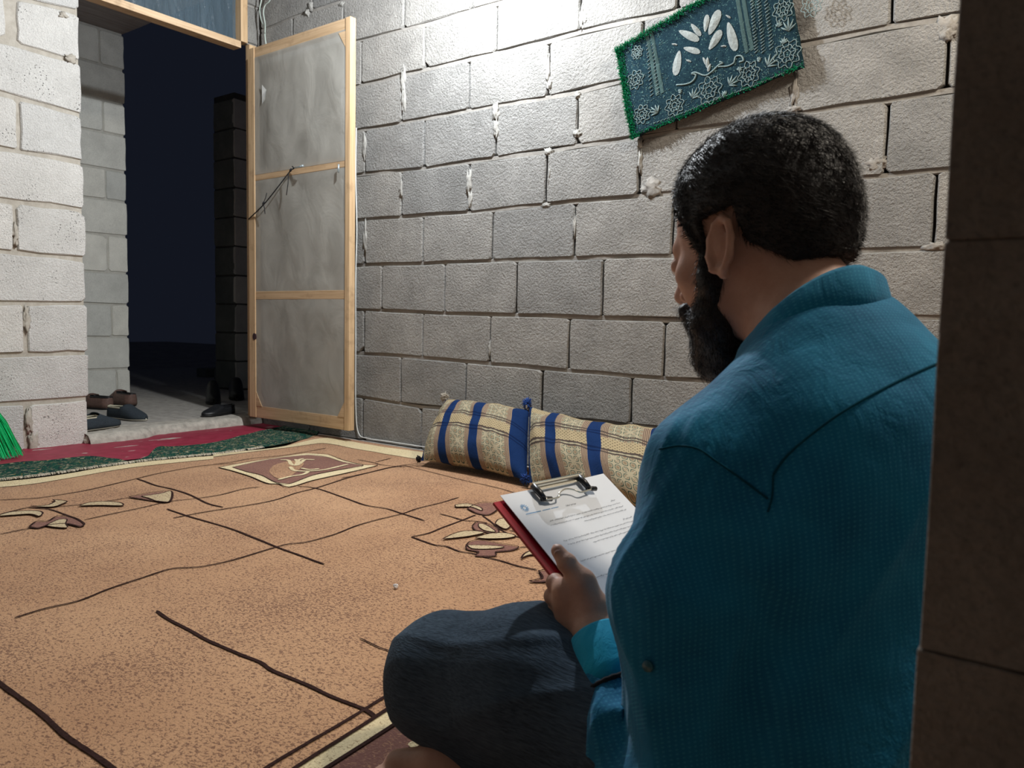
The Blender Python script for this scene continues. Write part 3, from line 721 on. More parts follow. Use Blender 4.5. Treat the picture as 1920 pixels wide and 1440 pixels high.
# pale fringe of the green rug
parts = []
fp = smooth_path(g([(-40, 902), (0, 900), (90, 890), (196, 874), (292, 862), (417, 850), (500, 838)], .018), 8)
for i in range(800):
    t = random.random()*(len(fp)-2); a = fp[int(t)]+(fp[int(t)+1]-fp[int(t)])*(t % 1)
    d = np.array([random.uniform(.3, 1), random.uniform(-.6, .6), 0])*random.uniform(.006, .018)
    a = a+np.array([-.007, 0, .002]); mpt = a+d*.5+np.array([0, 0, .004]); e = a+d; e[2] = .017
    parts.append(tube([a, mpt, e], .0009, 3))
V, Fc = merge(parts); o = mk('rug_fringe', V, Fc, plain('pale_fringe', (.62, .56, .46), 1)); tag(o, 'pale frayed threads along the edge of the green rug', 'fringe', kind='stuff')

# ================================================================ GREEN BROOM
broom = empty('broom', tuple(fl(0, 860, 0))); tag(broom, 'bright green bristle broom leaning at the left edge by the pale wall', 'broom')
G1 = plain('green_bristle', (.01, .62, .20), .45, .5, var=.25); top = fl(-28, 862, 0); top = np.array([top[0]+.05, top[1]-.07, .30])
base_c = fl(4, 858, 0)
for i in range(300):
    t = random.random(); u = random.random()
    bx = fl(-70+114*t, 874-16*t*random.uniform(.85, 1.0)-random.random()*8, 0.008); bx[2] = .010+.012*random.random()
    tp_ = top+np.array([random.uniform(-.012, .012), (t-.5)*.08, 0])
    mid = (bx*.5+tp_*.5)+np.array([0, (t-.4)*.03, -.01])
    if i == 0: parts = []
    parts.append(tube([tp_, mid, bx+np.array([random.uniform(-.004, .004)]*2+[0])], [.0016, .0018, .0012], 3))
V, Fc = merge(parts); tag(mk('bristles', V, Fc, G1, broom), kind='stuff')
V, Fc = tube([top-np.array([0, 0, .02]), top+np.array([0, 0, .06]), top+np.array([-.01, 0, .085])], [.05, .045, .02], 16); mk('bristle_cap', V, Fc, G1, broom, True)
V, Fc = tube([top+np.array([-.01, 0, .07]), top+np.array([-.02, -.30, 1.05])], .011, 12); mk('handle', V, Fc, M_WZ, broom, True)
settle(broom)

# ================================================================ SDF MODELLER (smooth organic shapes)
def smin(a, b, k):
    if k <= 0: return np.minimum(a, b)
    h_ = np.clip(.5+.5*(b-a)/k, 0, 1); return b+(a-b)*h_-k*h_*(1-h_)
def cap(X, a, b, ra, rb):
    a = np.asarray(a, np.float32); b = np.asarray(b, np.float32); d = b-a
    t = np.clip(((X-a)@d)/max(float(d@d), 1e-9), 0, 1); return np.linalg.norm(X-a-t[..., None]*d, axis=-1)-(ra+(rb-ra)*t)
def ell(X, c, R, r):
    q = (X-np.asarray(c, np.float32))@np.asarray(R, np.float32).T; r = np.asarray(r, np.float32)
    k0 = np.linalg.norm(q/r, axis=-1); k1 = np.linalg.norm(q/(r*r), axis=-1)+1e-6; return k0*(k0-1)/k1
I3 = np.eye(3)
def field(X, prims):
    D = None
    for p in prims:
        if p[0] == 'cap': d = cap(X, *p[1:5]); k = p[5]
        else: d = ell(X, p[1], p[2], p[3]); k = p[4]
        D = d if D is None else smin(D, d, k)
    return D
def surfnet(fn, lo_, hi_, h_):
    lo_ = np.array(lo_, float); n = np.ceil((np.array(hi_)-lo_)/h_).astype(int)+1
    ax = [lo_[i]+h_*np.arange(n[i]) for i in range(3)]
    Fd = np.empty(n, np.float32)
    yz = np.stack(np.meshgrid(ax[1], ax[2], indexing='ij'), -1).astype(np.float32)
    for i0 in range(0, n[0], 16):
        xs = ax[0][i0:i0+16]; X = np.empty((len(xs), n[1], n[2], 3), np.float32); X[..., 0] = xs[:, None, None]; X[..., 1:] = yz
        Fd[i0:i0+16] = fn(X)
    S = Fd < 0
    offs = [(a, b, c) for a in (0, 1) for b in (0, 1) for c in (0, 1)]
    cnt = sum(S[a:n[0]-1+a, b:n[1]-1+b, c:n[2]-1+c].astype(np.int8) for a, b, c in offs)
    cells = np.argwhere((cnt > 0) & (cnt < 8)); idx = -np.ones(cnt.shape, int); idx[tuple(cells.T)] = np.arange(len(cells))
    vals = np.stack([Fd[cells[:, 0]+a, cells[:, 1]+b, cells[:, 2]+c] for a, b, c in offs], 1)
    acc = np.zeros((len(cells), 3)); w_ = np.zeros(len(cells)); O_ = np.array(offs, float)
    for i in range(8):
        for j in range(i+1, 8):
            if abs(O_[i]-O_[j]).sum() != 1: continue
            m_ = (vals[:, i] < 0) != (vals[:, j] < 0); t = vals[:, i]/(vals[:, i]-vals[:, j]+1e-12)
            acc[m_] += (O_[i]+(O_[j]-O_[i])*t[:, None])[m_]; w_[m_] += 1
    V = lo_+(cells+acc/w_[:, None])*h_
    quads = []
    for a in range(3):
        b, c = (a+1) % 3, (a+2) % 3; sl0 = [slice(None)]*3; sl1 = [slice(None)]*3; sl0[a] = slice(0, -1); sl1[a] = slice(1, None)
        e = np.argwhere(S[tuple(sl0)] != S[tuple(sl1)]); e = e[(e[:, b] > 0) & (e[:, c] > 0) & (e[:, b] < n[b]-1) & (e[:, c] < n[c]-1)]
        flip = S[tuple(e.T)]
        def ii(db, dc): q = e.copy(); q[:, b] -= db; q[:, c] -= dc; return idx[tuple(q.T)]
        q = np.stack([ii(1, 1), ii(0, 1), ii(0, 0), ii(1, 0)], 1); q[~flip] = q[~flip][:, ::-1]; quads.append(q)
    q = np.concatenate(quads); q = q[(q >= 0).all(1)]
    return V, q
def npmesh(name, V, Q, m, parent=None):
    me = bpy.data.meshes.new(name); me.vertices.add(len(V)); me.vertices.foreach_set('co', np.asarray(V, np.float32).ravel())
    me.loops.add(len(Q)*4); me.loops.foreach_set('vertex_index', np.asarray(Q, np.int32).ravel())
    me.polygons.add(len(Q)); me.polygons.foreach_set('loop_start', np.arange(len(Q), dtype=np.int32)*4)
    me.update(calc_edges=True); me.polygons.foreach_set('use_smooth', [True]*len(Q)); me.validate()
    return new_obj(name, me, m, parent)
def vnorm(V, Q):
    n = np.cross(V[Q[:, 2]]-V[Q[:, 0]], V[Q[:, 3]]-V[Q[:, 1]]); N_ = np.zeros_like(V)
    for i in range(4): np.add.at(N_, Q[:, i], n)
    return N_/(np.linalg.norm(N_, axis=1)[:, None]+1e-12)
def nz3(V, s, seed=0):
    """vectorised smooth noise: sum of rotated sines"""
    r = np.random.default_rng(seed); o = np.zeros(len(V))
    for k in range(9):
        d = r.normal(size=3); d /= np.linalg.norm(d); f = s*r.uniform(.6, 1.8)
        d2 = r.normal(size=3); o += np.sin(V@d*f+1.3*np.sin(V@d2*f*.45+r.uniform(0, 6))+r.uniform(0, 6))
    return o/4.5

# ================================================================ PERSON
AZ = math.radians(148); Bf = np.array([math.cos(AZ), math.sin(AZ), 0]); Bl = np.array([-math.sin(AZ), math.cos(AZ), 0]); Bz = np.array([0, 0, 1.])
NB = P(1545, 612, .80)
def B(f, l, u): return NB+Bf*f+Bl*l+Bz*u
PEL = np.array([*(NB-.10*Bf)[:2], .115])
HC_ = P(1424, 446, .875)
HA = math.radians(168); hp = math.radians(16)
Hf0 = np.array([math.cos(HA), math.sin(HA), 0]); Hl = np.array([-math.sin(HA), math.cos(HA), 0])
Hf = Hf0*math.cos(hp)-Bz*math.sin(hp); Hu = Bz*math.cos(hp)+Hf0*math.sin(hp)
def Hh(f, l, u): return HC_+Hf*f+Hl*l+Hu*u
RH = np.stack([Hf, Hl, Hu]); RB = np.stack([Bf, Bl, Bz])

SHL = P(1335, 885, .765); MID = P(1285, 1120, .745); ELU = P(1292, 1470, .72); ELB = P(1222, 1490, .745); WRI = P(1116, 1168, .89); CUF = ELB+(WRI-ELB)*.70
SHR = B(.0, -.165, -.13); ELR = B(.14, -.25, -.36); CUR = B(.30, -.08, -.33)
HIPL = PEL+Bl*.10+Bf*.05; HIPR = PEL-Bl*.10+Bf*.05
KNL = P(838, 1262, 1.0); KNR = PEL+Bf*.42-Bl*.30+Bz*.04
person = empty('person', (PEL[0], PEL[1], 0)); tag(person, 'seated cross-legged bearded person in a teal shirt reading a clipboard', 'person')

# --- skin colours
def skin_mat():
    m, nt, b = base_mat('skin', rough=.5, spec=.4); v = coord(nt)
    c = ramp(nt, ntex(nt, v, 30, 4, .6), [(.3, (.46, .25, .175)), (.7, (.58, .34, .25))])
    nt.links.new(c, b.inputs['Base Color']); bump(nt, b, ntex(nt, v, 380, 3, .6), .35, .0008)
    b.inputs['Subsurface Weight'].default_value = .12; b.inputs['Subsurface Radius'].default_value = (.01, .004, .002); b.inputs['Subsurface Scale'].default_value = .5
    return m
M_SKIN = skin_mat()
M_NAIL = plain('nail', (.66, .42, .36), .35, .5, var=.05)
# body: head, neck and torso core
CH = B(-.04, 0, -.19)
head = [('ell', Hh(-.004, 0, .028), RH, (.097, .076, .088), 0), ('ell', Hh(.028, 0, -.035), RH, (.068, .062, .078), .03),
        ('cap', Hh(.040, .040, -.070), Hh(.080, .012, -.100), .018, .020, .025), ('cap', Hh(.040, -.040, -.070), Hh(.080, -.012, -.100), .018, .020, .025),
        ('cap', Hh(.083, .03, .012), Hh(.083, -.03, .012), .012, .012, .012), ('cap', Hh(.094, 0, .002), Hh(.116, 0, -.034), .007, .011, .010),
        ('cap', Hh(.104, .011, -.038), Hh(.104, -.011, -.038), .0075, .0075, .006), ('cap', Hh(.093, .016, -.066), Hh(.093, -.016, -.066), .008, .008, .008), ('cap', Hh(.090, .013, -.077), Hh(.090, -.013, -.077), .008, .008, .005),
        ('cap', Hh(.070, .045, -.025), Hh(.075, .03, -.04), .016, .014, .02), ('cap', Hh(.070, -.045, -.025), Hh(.075, -.03, -.04), .016, .014, .02),
        ('cap', Hh(-.02, 0, -.045), B(.0, 0, -.02), .052, .062, .03), ('cap', B(.0, 0, -.02), B(-.03, 0, -.1), .058, .06, .05),
        ('cap', B(-.01, .05, -.07), B(-.02, .12, -.12), .03, .03, .03), ('cap', B(-.01, -.05, -.07), B(-.02, -.12, -.12), .03, .03, .03)]
ear = []
for s in (1, -1):
    ec = Hh(.002, .079*s, -.018); eb = -Hf*.35+Hu*.94
    for t in np.linspace(0, 2*math.pi, 11)[:-1]:
        pass
    ring = [Hh(.002+.016*math.cos(t)-.006*math.sin(t), (.082+.004*math.cos(t+2.5))*s, -.016+.029*math.sin(t)) for t in np.linspace(-.9, 4.3, 9)]
    for a, b in zip(ring, ring[1:]): head.append(('cap', a, b, .0042, .0042, .003))
    head.append(('ell', Hh(.002, .077*s, -.016), RH, (.014, .006, .024), .004)); head.append(('cap', Hh(.008, .078*s, -.040), Hh(.006, .078*s, -.046), .007, .006, .004))
    head.append(('ell', Hh(.090, .031*s, -.006), RH, (.011, .013, .011), .002))
lo_h = np.minimum(HC_-.15, B(-.1, 0, -.12)-.1); hi_h = HC_+.16
lo_h = HC_-np.array([.17, .17, .27]); hi_h = HC_+np.array([.27, .20, .15])
Vh, Qh = surfnet(lambda X: field(X, head), lo_h, hi_h, .0032)
# forearm and hand
WR = WRI
hd = {'I': [P(1060, 1108, .905), P(1040, 1092, .925), P(1056, 1078, .955), P(1076, 1072, .97)],
      'M': [P(1058, 1132, .905), P(1036, 1118, .93), P(1052, 1100, .965), P(1078, 1092, .975)],
      'R': [P(1062, 1156, .905), P(1042, 1146, .93), P(1058, 1128, .965), P(1082, 1118, .975)],
      'K': [P(1070, 1178, .90), P(1054, 1172, .925), P(1068, 1156, .955), P(1088, 1146, .965)]}
rad = {'I': (.0105, .0098, .0088, .0075), 'M': (.0105, .0098, .0088, .0075), 'R': (.010, .0094, .0084, .0072), 'K': (.0092, .0084, .0074, .0064)}
TH = [P(1112, 1135, .888), P(1093, 1092, .897), P(1063, 1056, .905), P(1046, 1033, .912)]
hand = [('cap', ELB, WR+(ELB-WR)*.08, .034, .0260, 0), ('cap', WR+(ELB-WR)*.3, WR, .029, .0255, .02)]
pc = (hd['M'][0]+hd['R'][0])/2
for k in 'IMRK': hand.append(('cap', WR+(hd[k][0]-pc)*.35, hd[k][0], .0165, .0125, .012))
for k in 'IMRK':
    for i in range(3): hand.append(('cap', hd[k][i], hd[k][i+1], rad[k][i], rad[k][i+1], .0035 if i else .006))
    hand.append(('cap', hd[k][1], hd[k][1]+1e-4, rad[k][1]*1.06, rad[k][1]*1.06, .002))
hand += [('cap', TH[0], TH[1], .0175, .0135, .012), ('cap', TH[1], TH[2], .0128, .0110, .004), ('cap', TH[2], TH[3], .0108, .0082, .003), ('cap', TH[2], TH[2]+1e-4, .0118, .0118, .002), ('cap', TH[1], hd['I'][0], .011, .009, .014)]
allp = np.array(sum(hd.values(), [])+TH+[WR]); lo2 = allp.min(0)-.03; hi2 = allp.max(0)+.03; hi2 = np.maximum(hi2, CUF+.05); lo2 = np.minimum(lo2, CUF-.05)
Va, Qa = surfnet(lambda X: field(X, hand), lo2, hi2, .0019)
# foot tucked under the left leg and a right hand under the board
def foot(h, dirv, l=.2):
    d = dirv/np.linalg.norm(dirv); s = np.cross(Bz, d)
    fp_ = [('cap', h+Bz*.028, h+d*.09+Bz*.036, .030, .031, 0), ('cap', h+d*.08+Bz*.036, h+d*.16+Bz*.019, .030, .019, .02), ('cap', h+Bz*.03-d*.0, h+Bz*.09, .028, .034, .02)]
    for i in range(5): b0 = h+d*.155+s*(.026-.0125*i)+Bz*.013; fp_.append(('cap', b0, b0+d*(.026-.003*i), .0095-.0007*i, .008-.0006*i, .005))
    return fp_
FT = fl(960, 1535, .0); FT[2] = .004
fdir = fl(700, 1452, 0)-FT; fdir[2] = 0
ft = foot(FT, fdir)
Vf, Qf = surfnet(lambda X: field(X, ft), FT-np.array([.26, .16, .02]), FT+np.array([.12, .2, .14]), .0042)
RHD = []   # right hand holding the far edge
pr = P(1200, 1010, 1.03)
for i in range(4): a = CUR+Bf*.08+Bl*.01+Bz*(.02-.012*i); RHD += [('cap', CUR+Bf*.02, a, .02, .012, .01), ('cap', a, a+Bf*.03+Bl*.015, .0105, .0095, .004), ('cap', a+Bf*.03+Bl*.015, a+Bf*.035+Bl*.045, .0095, .008, .004)]
RHD += [('cap', CUR+Bf*.02+Bz*.01, CUR+Bf*.05+Bl*.04+Bz*.03, .016, .010, .01), ('cap', ELR, CUR+Bf*.02, .03, .024, .01)]
Vr, Qr = surfnet(lambda X: field(X, RHD), CUR-np.array([.16, .1, .1]), CUR+np.array([.1, .16, .1]), .004)
# torso and thigh core inside the clothes
core = [('ell', CH, RB, (.08, .12, .15), 0), ('ell', PEL+Bz*.05, RB, (.09, .13, .12), .06), ('cap', SHL, MID, .036, .036, .03), ('cap', MID, ELB, .036, .032, .03), ('cap', SHR, ELR, .036, .032, .03), ('cap', B(-.01, 0, -.02), CH, .06, .08, .05),
        ('cap', HIPL, KNL, .06, .045, .03), ('cap', HIPR, KNR, .06, .045, .03), ('cap', KNL, PEL+Bf*.36+Bz*-.05, .04, .03, .02), ('cap', KNR, PEL+Bf*.30+Bz*-.05, .04, .03, .02)]
Vc, Qc = surfnet(lambda X: field(X, core), np.array([-.85, .45, .0]), np.array([.2, 1.45, .62]), .012)
VV, QQ = [], []; k0 = 0
for v_, q_ in ((Vh, Qh), (Va, Qa), (Vf, Qf), (Vr, Qr), (Vc, Qc)): VV.append(v_); QQ.append(q_+k0); k0 += len(v_)
body = npmesh('body', np.concatenate(VV), np.concatenate(QQ), M_SKIN, person)
# thumb nail and index nail
def nail(c, n_, d, w_, l_):
    n_ = n_/np.linalg.norm(n_); d = d-n_*(d@n_); d /= np.linalg.norm(d); s = np.cross(n_, d); V = []; Fc = []
    for i in range(5):
        for j in range(5):
            u, v = (j-2)/2, (i-2)/2; ww = w_*(1-.25*max(0, v)**2-.1*max(0, -v)**2); V.append(c+s*u*ww+d*v*l_+n_*(-.0022*u*u-.0008*v*v))
    for i in range(4):
        for j in range(4): a = i*5+j; Fc.append((a, a+1, a+6, a+5))
    return V, Fc
tcam = CAM-TH[3]; td = TH[3]-TH[2]
V, Fc = nail(TH[3]-td*.02+(-RT*.55-FW*.35+UP*.5)/1*.0089, -RT*.55-FW*.35+UP*.5, td, .0052, .0065)
mk('thumb_nail', V, Fc, M_NAIL, body, True)
# eyes (closed/lowered lids are part of the head); simple eyeballs below the brow
for s in (1, -1):
    bm = bmesh.new(); bmesh.ops.create_uvsphere(bm, u_segments=16, v_segments=10, radius=.0105)
    for v in bm.verts: v.co += Vector(Hh(.0915, .031*s, -.0075))
    from_bm('eye', bm, plain('eye_white', (.7, .66, .62), .2, .5, var=.02), person, True)

# --- hair and beard -----------------------------------------------------------------
mh, nt, b = base_mat('dark_hair', (.012, .009, .008), .45, .4)
v = coord(nt, scale=(1, 1, 1)); n = ntex(nt, v, 90, 5, .7)
nt.links.new(ramp(nt, n, [(.35, (.004, .0035, .004)), (.75, (.018, .013, .011))]), b.inputs['Base Color']); bump(nt, b, n, .8, .004)
M_HAIR = mh
def hairf(X):
    q = (X-HC_.astype(np.float32))@RH.T.astype(np.float32); f, l, u = q[..., 0], q[..., 1], q[..., 2]
    d = ell(X, Hh(-.008, 0, .034), RH, (.109, .086, .098)); d = smin(d, ell(X, Hh(-.050, 0, -.010), RH, (.056, .064, .062)), .03)
    al = np.abs(l)
    # cut away the face and the neck: hairline from forehead, round the ear, to the nape
    front = f-(.062-.35*np.clip(.055-u, 0, .2))
    line = np.where(f > .024, -.045-u, np.where(f > -.022, (.022)-u, (-.052+.9*np.clip(f+.06, 0, .06))-u))
    side = np.maximum(d, np.maximum(front, line)*.6)
    return side
Vg, Qg = surfnet(hairf, HC_-.15, HC_+.16, .0036)
Ng = vnorm(Vg, Qg); Vg = Vg+Ng*(  .0013*nz3(Vg, 55, 3)+.0008*nz3(Vg, 200, 4))[:, None]
hair_o = npmesh('hair', Vg, Qg, M_HAIR, person)
bd = []
for s in (1, -1):
    bd += [('cap', Hh(.028, .068*s, .012), Hh(.034, .062*s, -.045), .007, .013, .01), ('cap', Hh(.034, .060*s, -.045), Hh(.056, .040*s, -.085), .015, .024, .012), ('cap', Hh(.056, .040*s, -.085), Hh(.074, .012*s, -.116), .024, .030, .015), ('cap', Hh(.097, .022*s, -.060), Hh(.088, .030*s, -.080), .008, .010, .008)]
bd += [('cap', Hh(.074, 0, -.115), Hh(.038, .004, -.158), .031, .020, .02), ('cap', Hh(.099, .024, -.060), Hh(.099, -.024, -.060), .0085, .0085, .008)]
Vb, Qb = surfnet(lambda X: field(X, bd), Hh(.05, 0, -.07)-.15, Hh(.05, 0, -.07)+.15, .0036)
Nb_ = vnorm(Vb, Qb); Vb = Vb+Nb_*(.0022*nz3(Vb, 160, 6))[:, None]
beard_o = npmesh('beard', Vb, Qb, M_HAIR, person)
def strands(V, Q, N_, cnt, ln, flow, lift, r0, name, seed, par, wob=.3):
    r = np.random.default_rng(seed); i = r.integers(0, len(V), cnt); out = []; Fc = []
    vs = []
    for k, j in enumerate(i):
        p = V[j]; n = N_[j]; d = flow(p, n); d = d-n*(d@n); d /= np.linalg.norm(d)+1e-6
        d = d+r.normal(size=3)*wob; L = ln*r.uniform(.5, 1.2)
        p0 = p-n*.002; p1 = p+(d*.5+n*lift)*L*.5; p2 = p+(d+n*lift*.8)*L
        t = np.cross(n, d); t /= np.linalg.norm(t)+1e-6
        a = len(vs); vs += [p0-t*r0, p0+t*r0, p0+n*r0*1.2, p1-t*r0*.8, p1+t*r0*.8, p1+n*r0, p2]
        Fc += [(a, a+1, a+4, a+3), (a+1, a+2, a+5, a+4), (a+2, a, a+3, a+5), (a+3, a+4, a+6), (a+4, a+5, a+6), (a+5, a+3, a+6)]
    return mk(name, vs, Fc, M_HAIR, par)
def fh(p, n):
    q = RH@(p-HC_); return (-Hf*.75-Hu*.55) if q[0] < .03 else (Hf*.2-Hu*.2+Hl*.6)
tag(strands(Vg, Qg, Ng, 18000, .012, fh, .22, .0004, 'hair_strands', 1, hair_o, .22), kind='stuff')
tag(strands(Vb, Qb, Nb_, 6000, .010, lambda p, n: -Hu+Hf*.2, .4, .00035, 'beard_strands', 2, beard_o), kind='stuff')

# --- shirt --------------------------------------------------------------------------
def shirt_mat(name, dark=(.003, .118, .250), light=(.008, .190, .36), dots=True):
    m, nt, b = base_mat(name, rough=.8, spec=.2)
    v = coord(nt); n = ntex(nt, v, 14, 3, .6)
    c = ramp(nt, n, [(.3, dark), (.7, light)])
    if dots:
        tc = nd(nt, 'ShaderNodeTexCoord'); mp = nd(nt, 'ShaderNodeMapping'); mp.inputs['Rotation'].default_value = (0, 0, -AZ); nt.links.new(tc.outputs['Object'], mp.inputs[0])
        sx = nd(nt, 'ShaderNodeSeparateXYZ'); nt.links.new(mp.outputs[0], sx.inputs[0])
        K = 2*math.pi/.0042
        a = mth(nt, 'SINE', mth(nt, 'MULTIPLY', sx.outputs['Y'], K)); z = mth(nt, 'SINE', mth(nt, 'MULTIPLY', mth(nt, 'ADD', sx.outputs['Z'], mth(nt, 'MULTIPLY', sx.outputs['X'], .6)), K))
        f = ramp(nt, mth(nt, 'MULTIPLY', mth(nt, 'ADD', a, z), .5), [(.35, (0, 0, 0)), (.8, (1, 1, 1))])
        c = mixc(nt, mth(nt, 'MULTIPLY', f, .30), c, (.06, .40, .58))
        h = f
    nt.links.new(c, b.inputs['Base Color'])
    wr = ntex(nt, coord(nt, scale=(1, 1, .45)), 38, 4, .55, .8)
    hh = mth(nt, 'ADD', mth(nt, 'MULTIPLY', wr, 1.0), mth(nt, 'MULTIPLY', ntex(nt, v, 900, 2, .5), .06))
    bump(nt, b, hh, .5, .006)
    b.inputs['Sheen Weight'].default_value = .1
    return m
M_SHIRT = shirt_mat('teal_cotton'); M_SEAM = plain('dark_teal_thread', (.003, .06, .10), .9, .1)
sh = [('ell', B(-.055, 0, -.20), RB, (.112, .158, .20), 0), ('ell', PEL+Bz*.07+Bf*.02, RB, (.118, .165, .16), .07),
      ('cap', B(-.02, .03, -.045), SHL+Bz*.006, .058, .060, .05), ('cap', B(-.02, -.03, -.045), SHR+Bz*.006, .058, .060, .05), ('cap', B(-.01, 0, -.03), B(-.04, 0, -.10), .070, .10, .05),
      ('cap', SHL, MID, .061, .066, .03), ('cap', MID, ELU, .066, .052, .03), ('cap', ELU, ELB, .050, .048, .02), ('cap', ELB, CUF, .048, .038, .006),
      ('cap', SHR, ELR, .060, .055, .03), ('cap', ELR, CUR, .048, .036, .02)]
axisF = (WRI-ELB)/np.linalg.norm(WRI-ELB); axisR = (CUR-ELR)/np.linalg.norm(CUR-ELR)
HN = B(.012, 0, .0)
def shirtf(X):
    d = field(X, sh)
    # sleeve ends are cut at the cuffs, neck opening scooped out
    d = np.maximum(d, np.minimum(40*np.ones(1, np.float32), np.where(np.linalg.norm(X-CUF.astype(np.float32), axis=-1) < .10, ((X-CUF.astype(np.float32))@axisF.astype(np.float32)), -1)))
    d = np.maximum(d, np.where(np.linalg.norm(X-CUR.astype(np.float32), axis=-1) < .09, ((X-CUR.astype(np.float32))@axisR.astype(np.float32)), -1))
    neck = cap(X, B(.02, 0, .10), B(-.005, 0, -.02), .062, .062)
    d = np.maximum(d, -neck)
    return d
Vs, Qs = surfnet(shirtf, np.array([-.56, .50, .045]), np.array([.19, 1.13, .66]), .005)
Ns = vnorm(Vs, Qs)
# folds: ridged bands, lengthwise on the sleeve, slanting over the back
def ridged(V, dirs, f, seed, warp=.5):
    d = dirs/np.linalg.norm(dirs); r = np.random.default_rng(seed)
    ph = V@d*f+warp*2.2*nz3(V, f*.18, seed)+nz3(V, f*.08, seed+1)*2
    return (1-np.abs(np.sin(ph)))**2.2
tcam = Vs@Bl-NB@Bl
slv = np.clip((tcam-.10)/.05, 0, 1)*np.clip((.46-Vs[:, 2])/.05, 0, 1)
bk = 1-slv
amp = .0062*slv*ridged(Vs, Bl*.75-Bf*.65+Bz*.15, 62, 11)+.0045*bk*np.clip((.50-Vs[:, 2])/.08, 0, 1)*ridged(Vs, Bl*.9+Bz*.5, 38, 12)+.0020*nz3(Vs, 45, 13)
# gathered folds near the cuff
dc = np.linalg.norm(Vs-CUF, axis=1); fa = np.clip(1-dc/.15, 0, 1)*np.clip((-.030-(Vs-CUF)@axisF)/.02, 0, 1)*((Vs-ELB)@axisF > .04)
s1 = np.cross(axisF, Bz); s1 /= np.linalg.norm(s1); s2 = np.cross(axisF, s1)
ang = np.arctan2((Vs-CUF)@s1, (Vs-CUF)@s2); al_ = (Vs-CUF)@axisF
amp = amp+.0075*fa*(1-np.abs(np.sin(ang*3.5+al_*30)))**1.5
SM = [P(x_, y_, d_) for x_, y_, d_ in ((1245, 838, .74), (1275, 834, .72), (1310, 840, .71), (1345, 862, .705), (1385, 892, .70))]
ds = np.min([np.linalg.norm(Vs-q_, axis=1) for q_ in SM], axis=0)
seamdir = (SM[-1]-SM[0]); seamdir /= np.linalg.norm(seamdir)
amp = amp+.0040*np.clip(1-ds/.05, 0, 1)*(1-np.abs(np.sin(Vs@seamdir*150+1.5*nz3(Vs, 20, 31))))**1.3
drape = np.clip((.47-Vs[:, 2])/.10, 0, 1)*np.clip((Vs@Bl-NB@Bl-.02)/.08, 0, 1)
amp = amp+.0055*drape*ridged(Vs, Bl*.8-Bf*.6+Bz*.04, 34, 41, .5)
Vs2 = Vs+Ns*amp[:, None]
shirt = npmesh('shirt', Vs2, Qs, M_SHIRT, person)
bvh = BVHTree.FromPolygons([tuple(v) for v in Vs2.tolist()], [tuple(q) for q in Qs.tolist()])
def on_shirt(x, y, off=.001):
    d = Vector(ray(x, y)).normalized(); h = bvh.ray_cast(Vector(CAM), d)
    if h[0] is None: return None
    return np.array(h[0])+np.array(h[1])*off
def seam(pts, r=.0012, m=None, nm='seam', off=.0004):
    q = [np.array([*p_, 0.]) for p_ in pts]; q = smooth_path(q, 10); w_ = [on_shirt(a[0], a[1], off) for a in q]; w_ = [a for a in w_ if a is not None]
    w2 = [w_[0]]
    for a in w_[1:]:
        if np.linalg.norm(a-w2[-1]) < .04: w2.append(a)
    V, Fc = tube(w2, r, 5); return mk(nm, V, Fc, m or M_SEAM, shirt, True)
seam([(1757, 682), (1690, 712), (1600, 760), (1540, 800), (1480, 850), (1450, 890)])
seam([(1237, 842), (1275, 836), (1310, 842), (1340, 862), (1380, 890), (1440, 935)], .0011)
seam([(1450, 890), (1448, 930), (1440, 960)], .0009)
# button on the sleeve tab
w = on_shirt(1217, 1248, .003)
if w is not None:
    hn = bvh.ray_cast(Vector(CAM), Vector(ray(1217, 1248)).normalized())[1]
    bm = bmesh.new(); bmesh.ops.create_cone(bm, segments=20, radius1=.0055, radius2=.0048, depth=.0022, cap_ends=True)
    q_ = Vector(hn).to_track_quat('Z', 'Y').to_matrix()
    for v in bm.verts: v.co = q_@v.co+Vector(w)
    from_bm('button', bm, plain('teal_button', (.02, .12, .16), .3, .6), shirt, True)
# cuff: a turned band around the wrist end
def ringpts(c, ax, s1, s2, r, n=40, e=(1, 1), wav=0):
    return [c+s1*math.cos(t)*r*e[0]*(1+wav*math.sin(3*t))+s2*math.sin(t)*r*e[1]*(1+wav*math.sin(3*t)) for t in np.linspace(0, 2*math.pi, n, endpoint=False)]
def cuff(nm, c, ax, prof, m, n=44):
    s1 = np.cross(ax, Bz); s1 /= np.linalg.norm(s1); s2 = np.cross(ax, s1); V, Fc = [], []
    for a, r in prof: V += ringpts(c+ax*a, ax, s1, s2, r, n, (1, 1.02), .02)
    for i in range(len(prof)-1):
        for k in range(n): Fc.append((i*n+k, i*n+(k+1) % n, (i+1)*n+(k+1) % n, (i+1)*n+k))
    return mk(nm, V, Fc, m, shirt, True)
M_CUFF_LIT = shirt_mat('lit_teal_cuff', (.006, .30, .50), (.010, .40, .62), False)  # shirt cloth made brighter: lamplight on the cuff is put into the colour
cuff('cuff', CUF, axisF, [(-.030, .034), (-.028, .0405), (-.01, .0405), (.012, .039), (.036, .037), (.0385, .0355), (.036, .034), (0, .034)], M_CUFF_LIT)
V, Fc = tube(ringpts(CUF-axisF*.031, axisF, np.cross(axisF, Bz)/np.linalg.norm(np.cross(axisF, Bz)), np.cross(axisF, np.cross(axisF, Bz)/np.linalg.norm(np.cross(axisF, Bz))), .0405, 60, (1, 1.02)), [.0024+.0007*(i % 2) for i in range(60)], 7, closed=True)
tag(mk('cuff_braid', V, Fc, M_CORD, shirt, True), label='black braided band around the cuff')
cuff('cuff', CUR, axisR, [(-.02, .034), (-.018, .040), (.02, .038), (.022, .034), (0, .033)], M_CUFF_LIT)
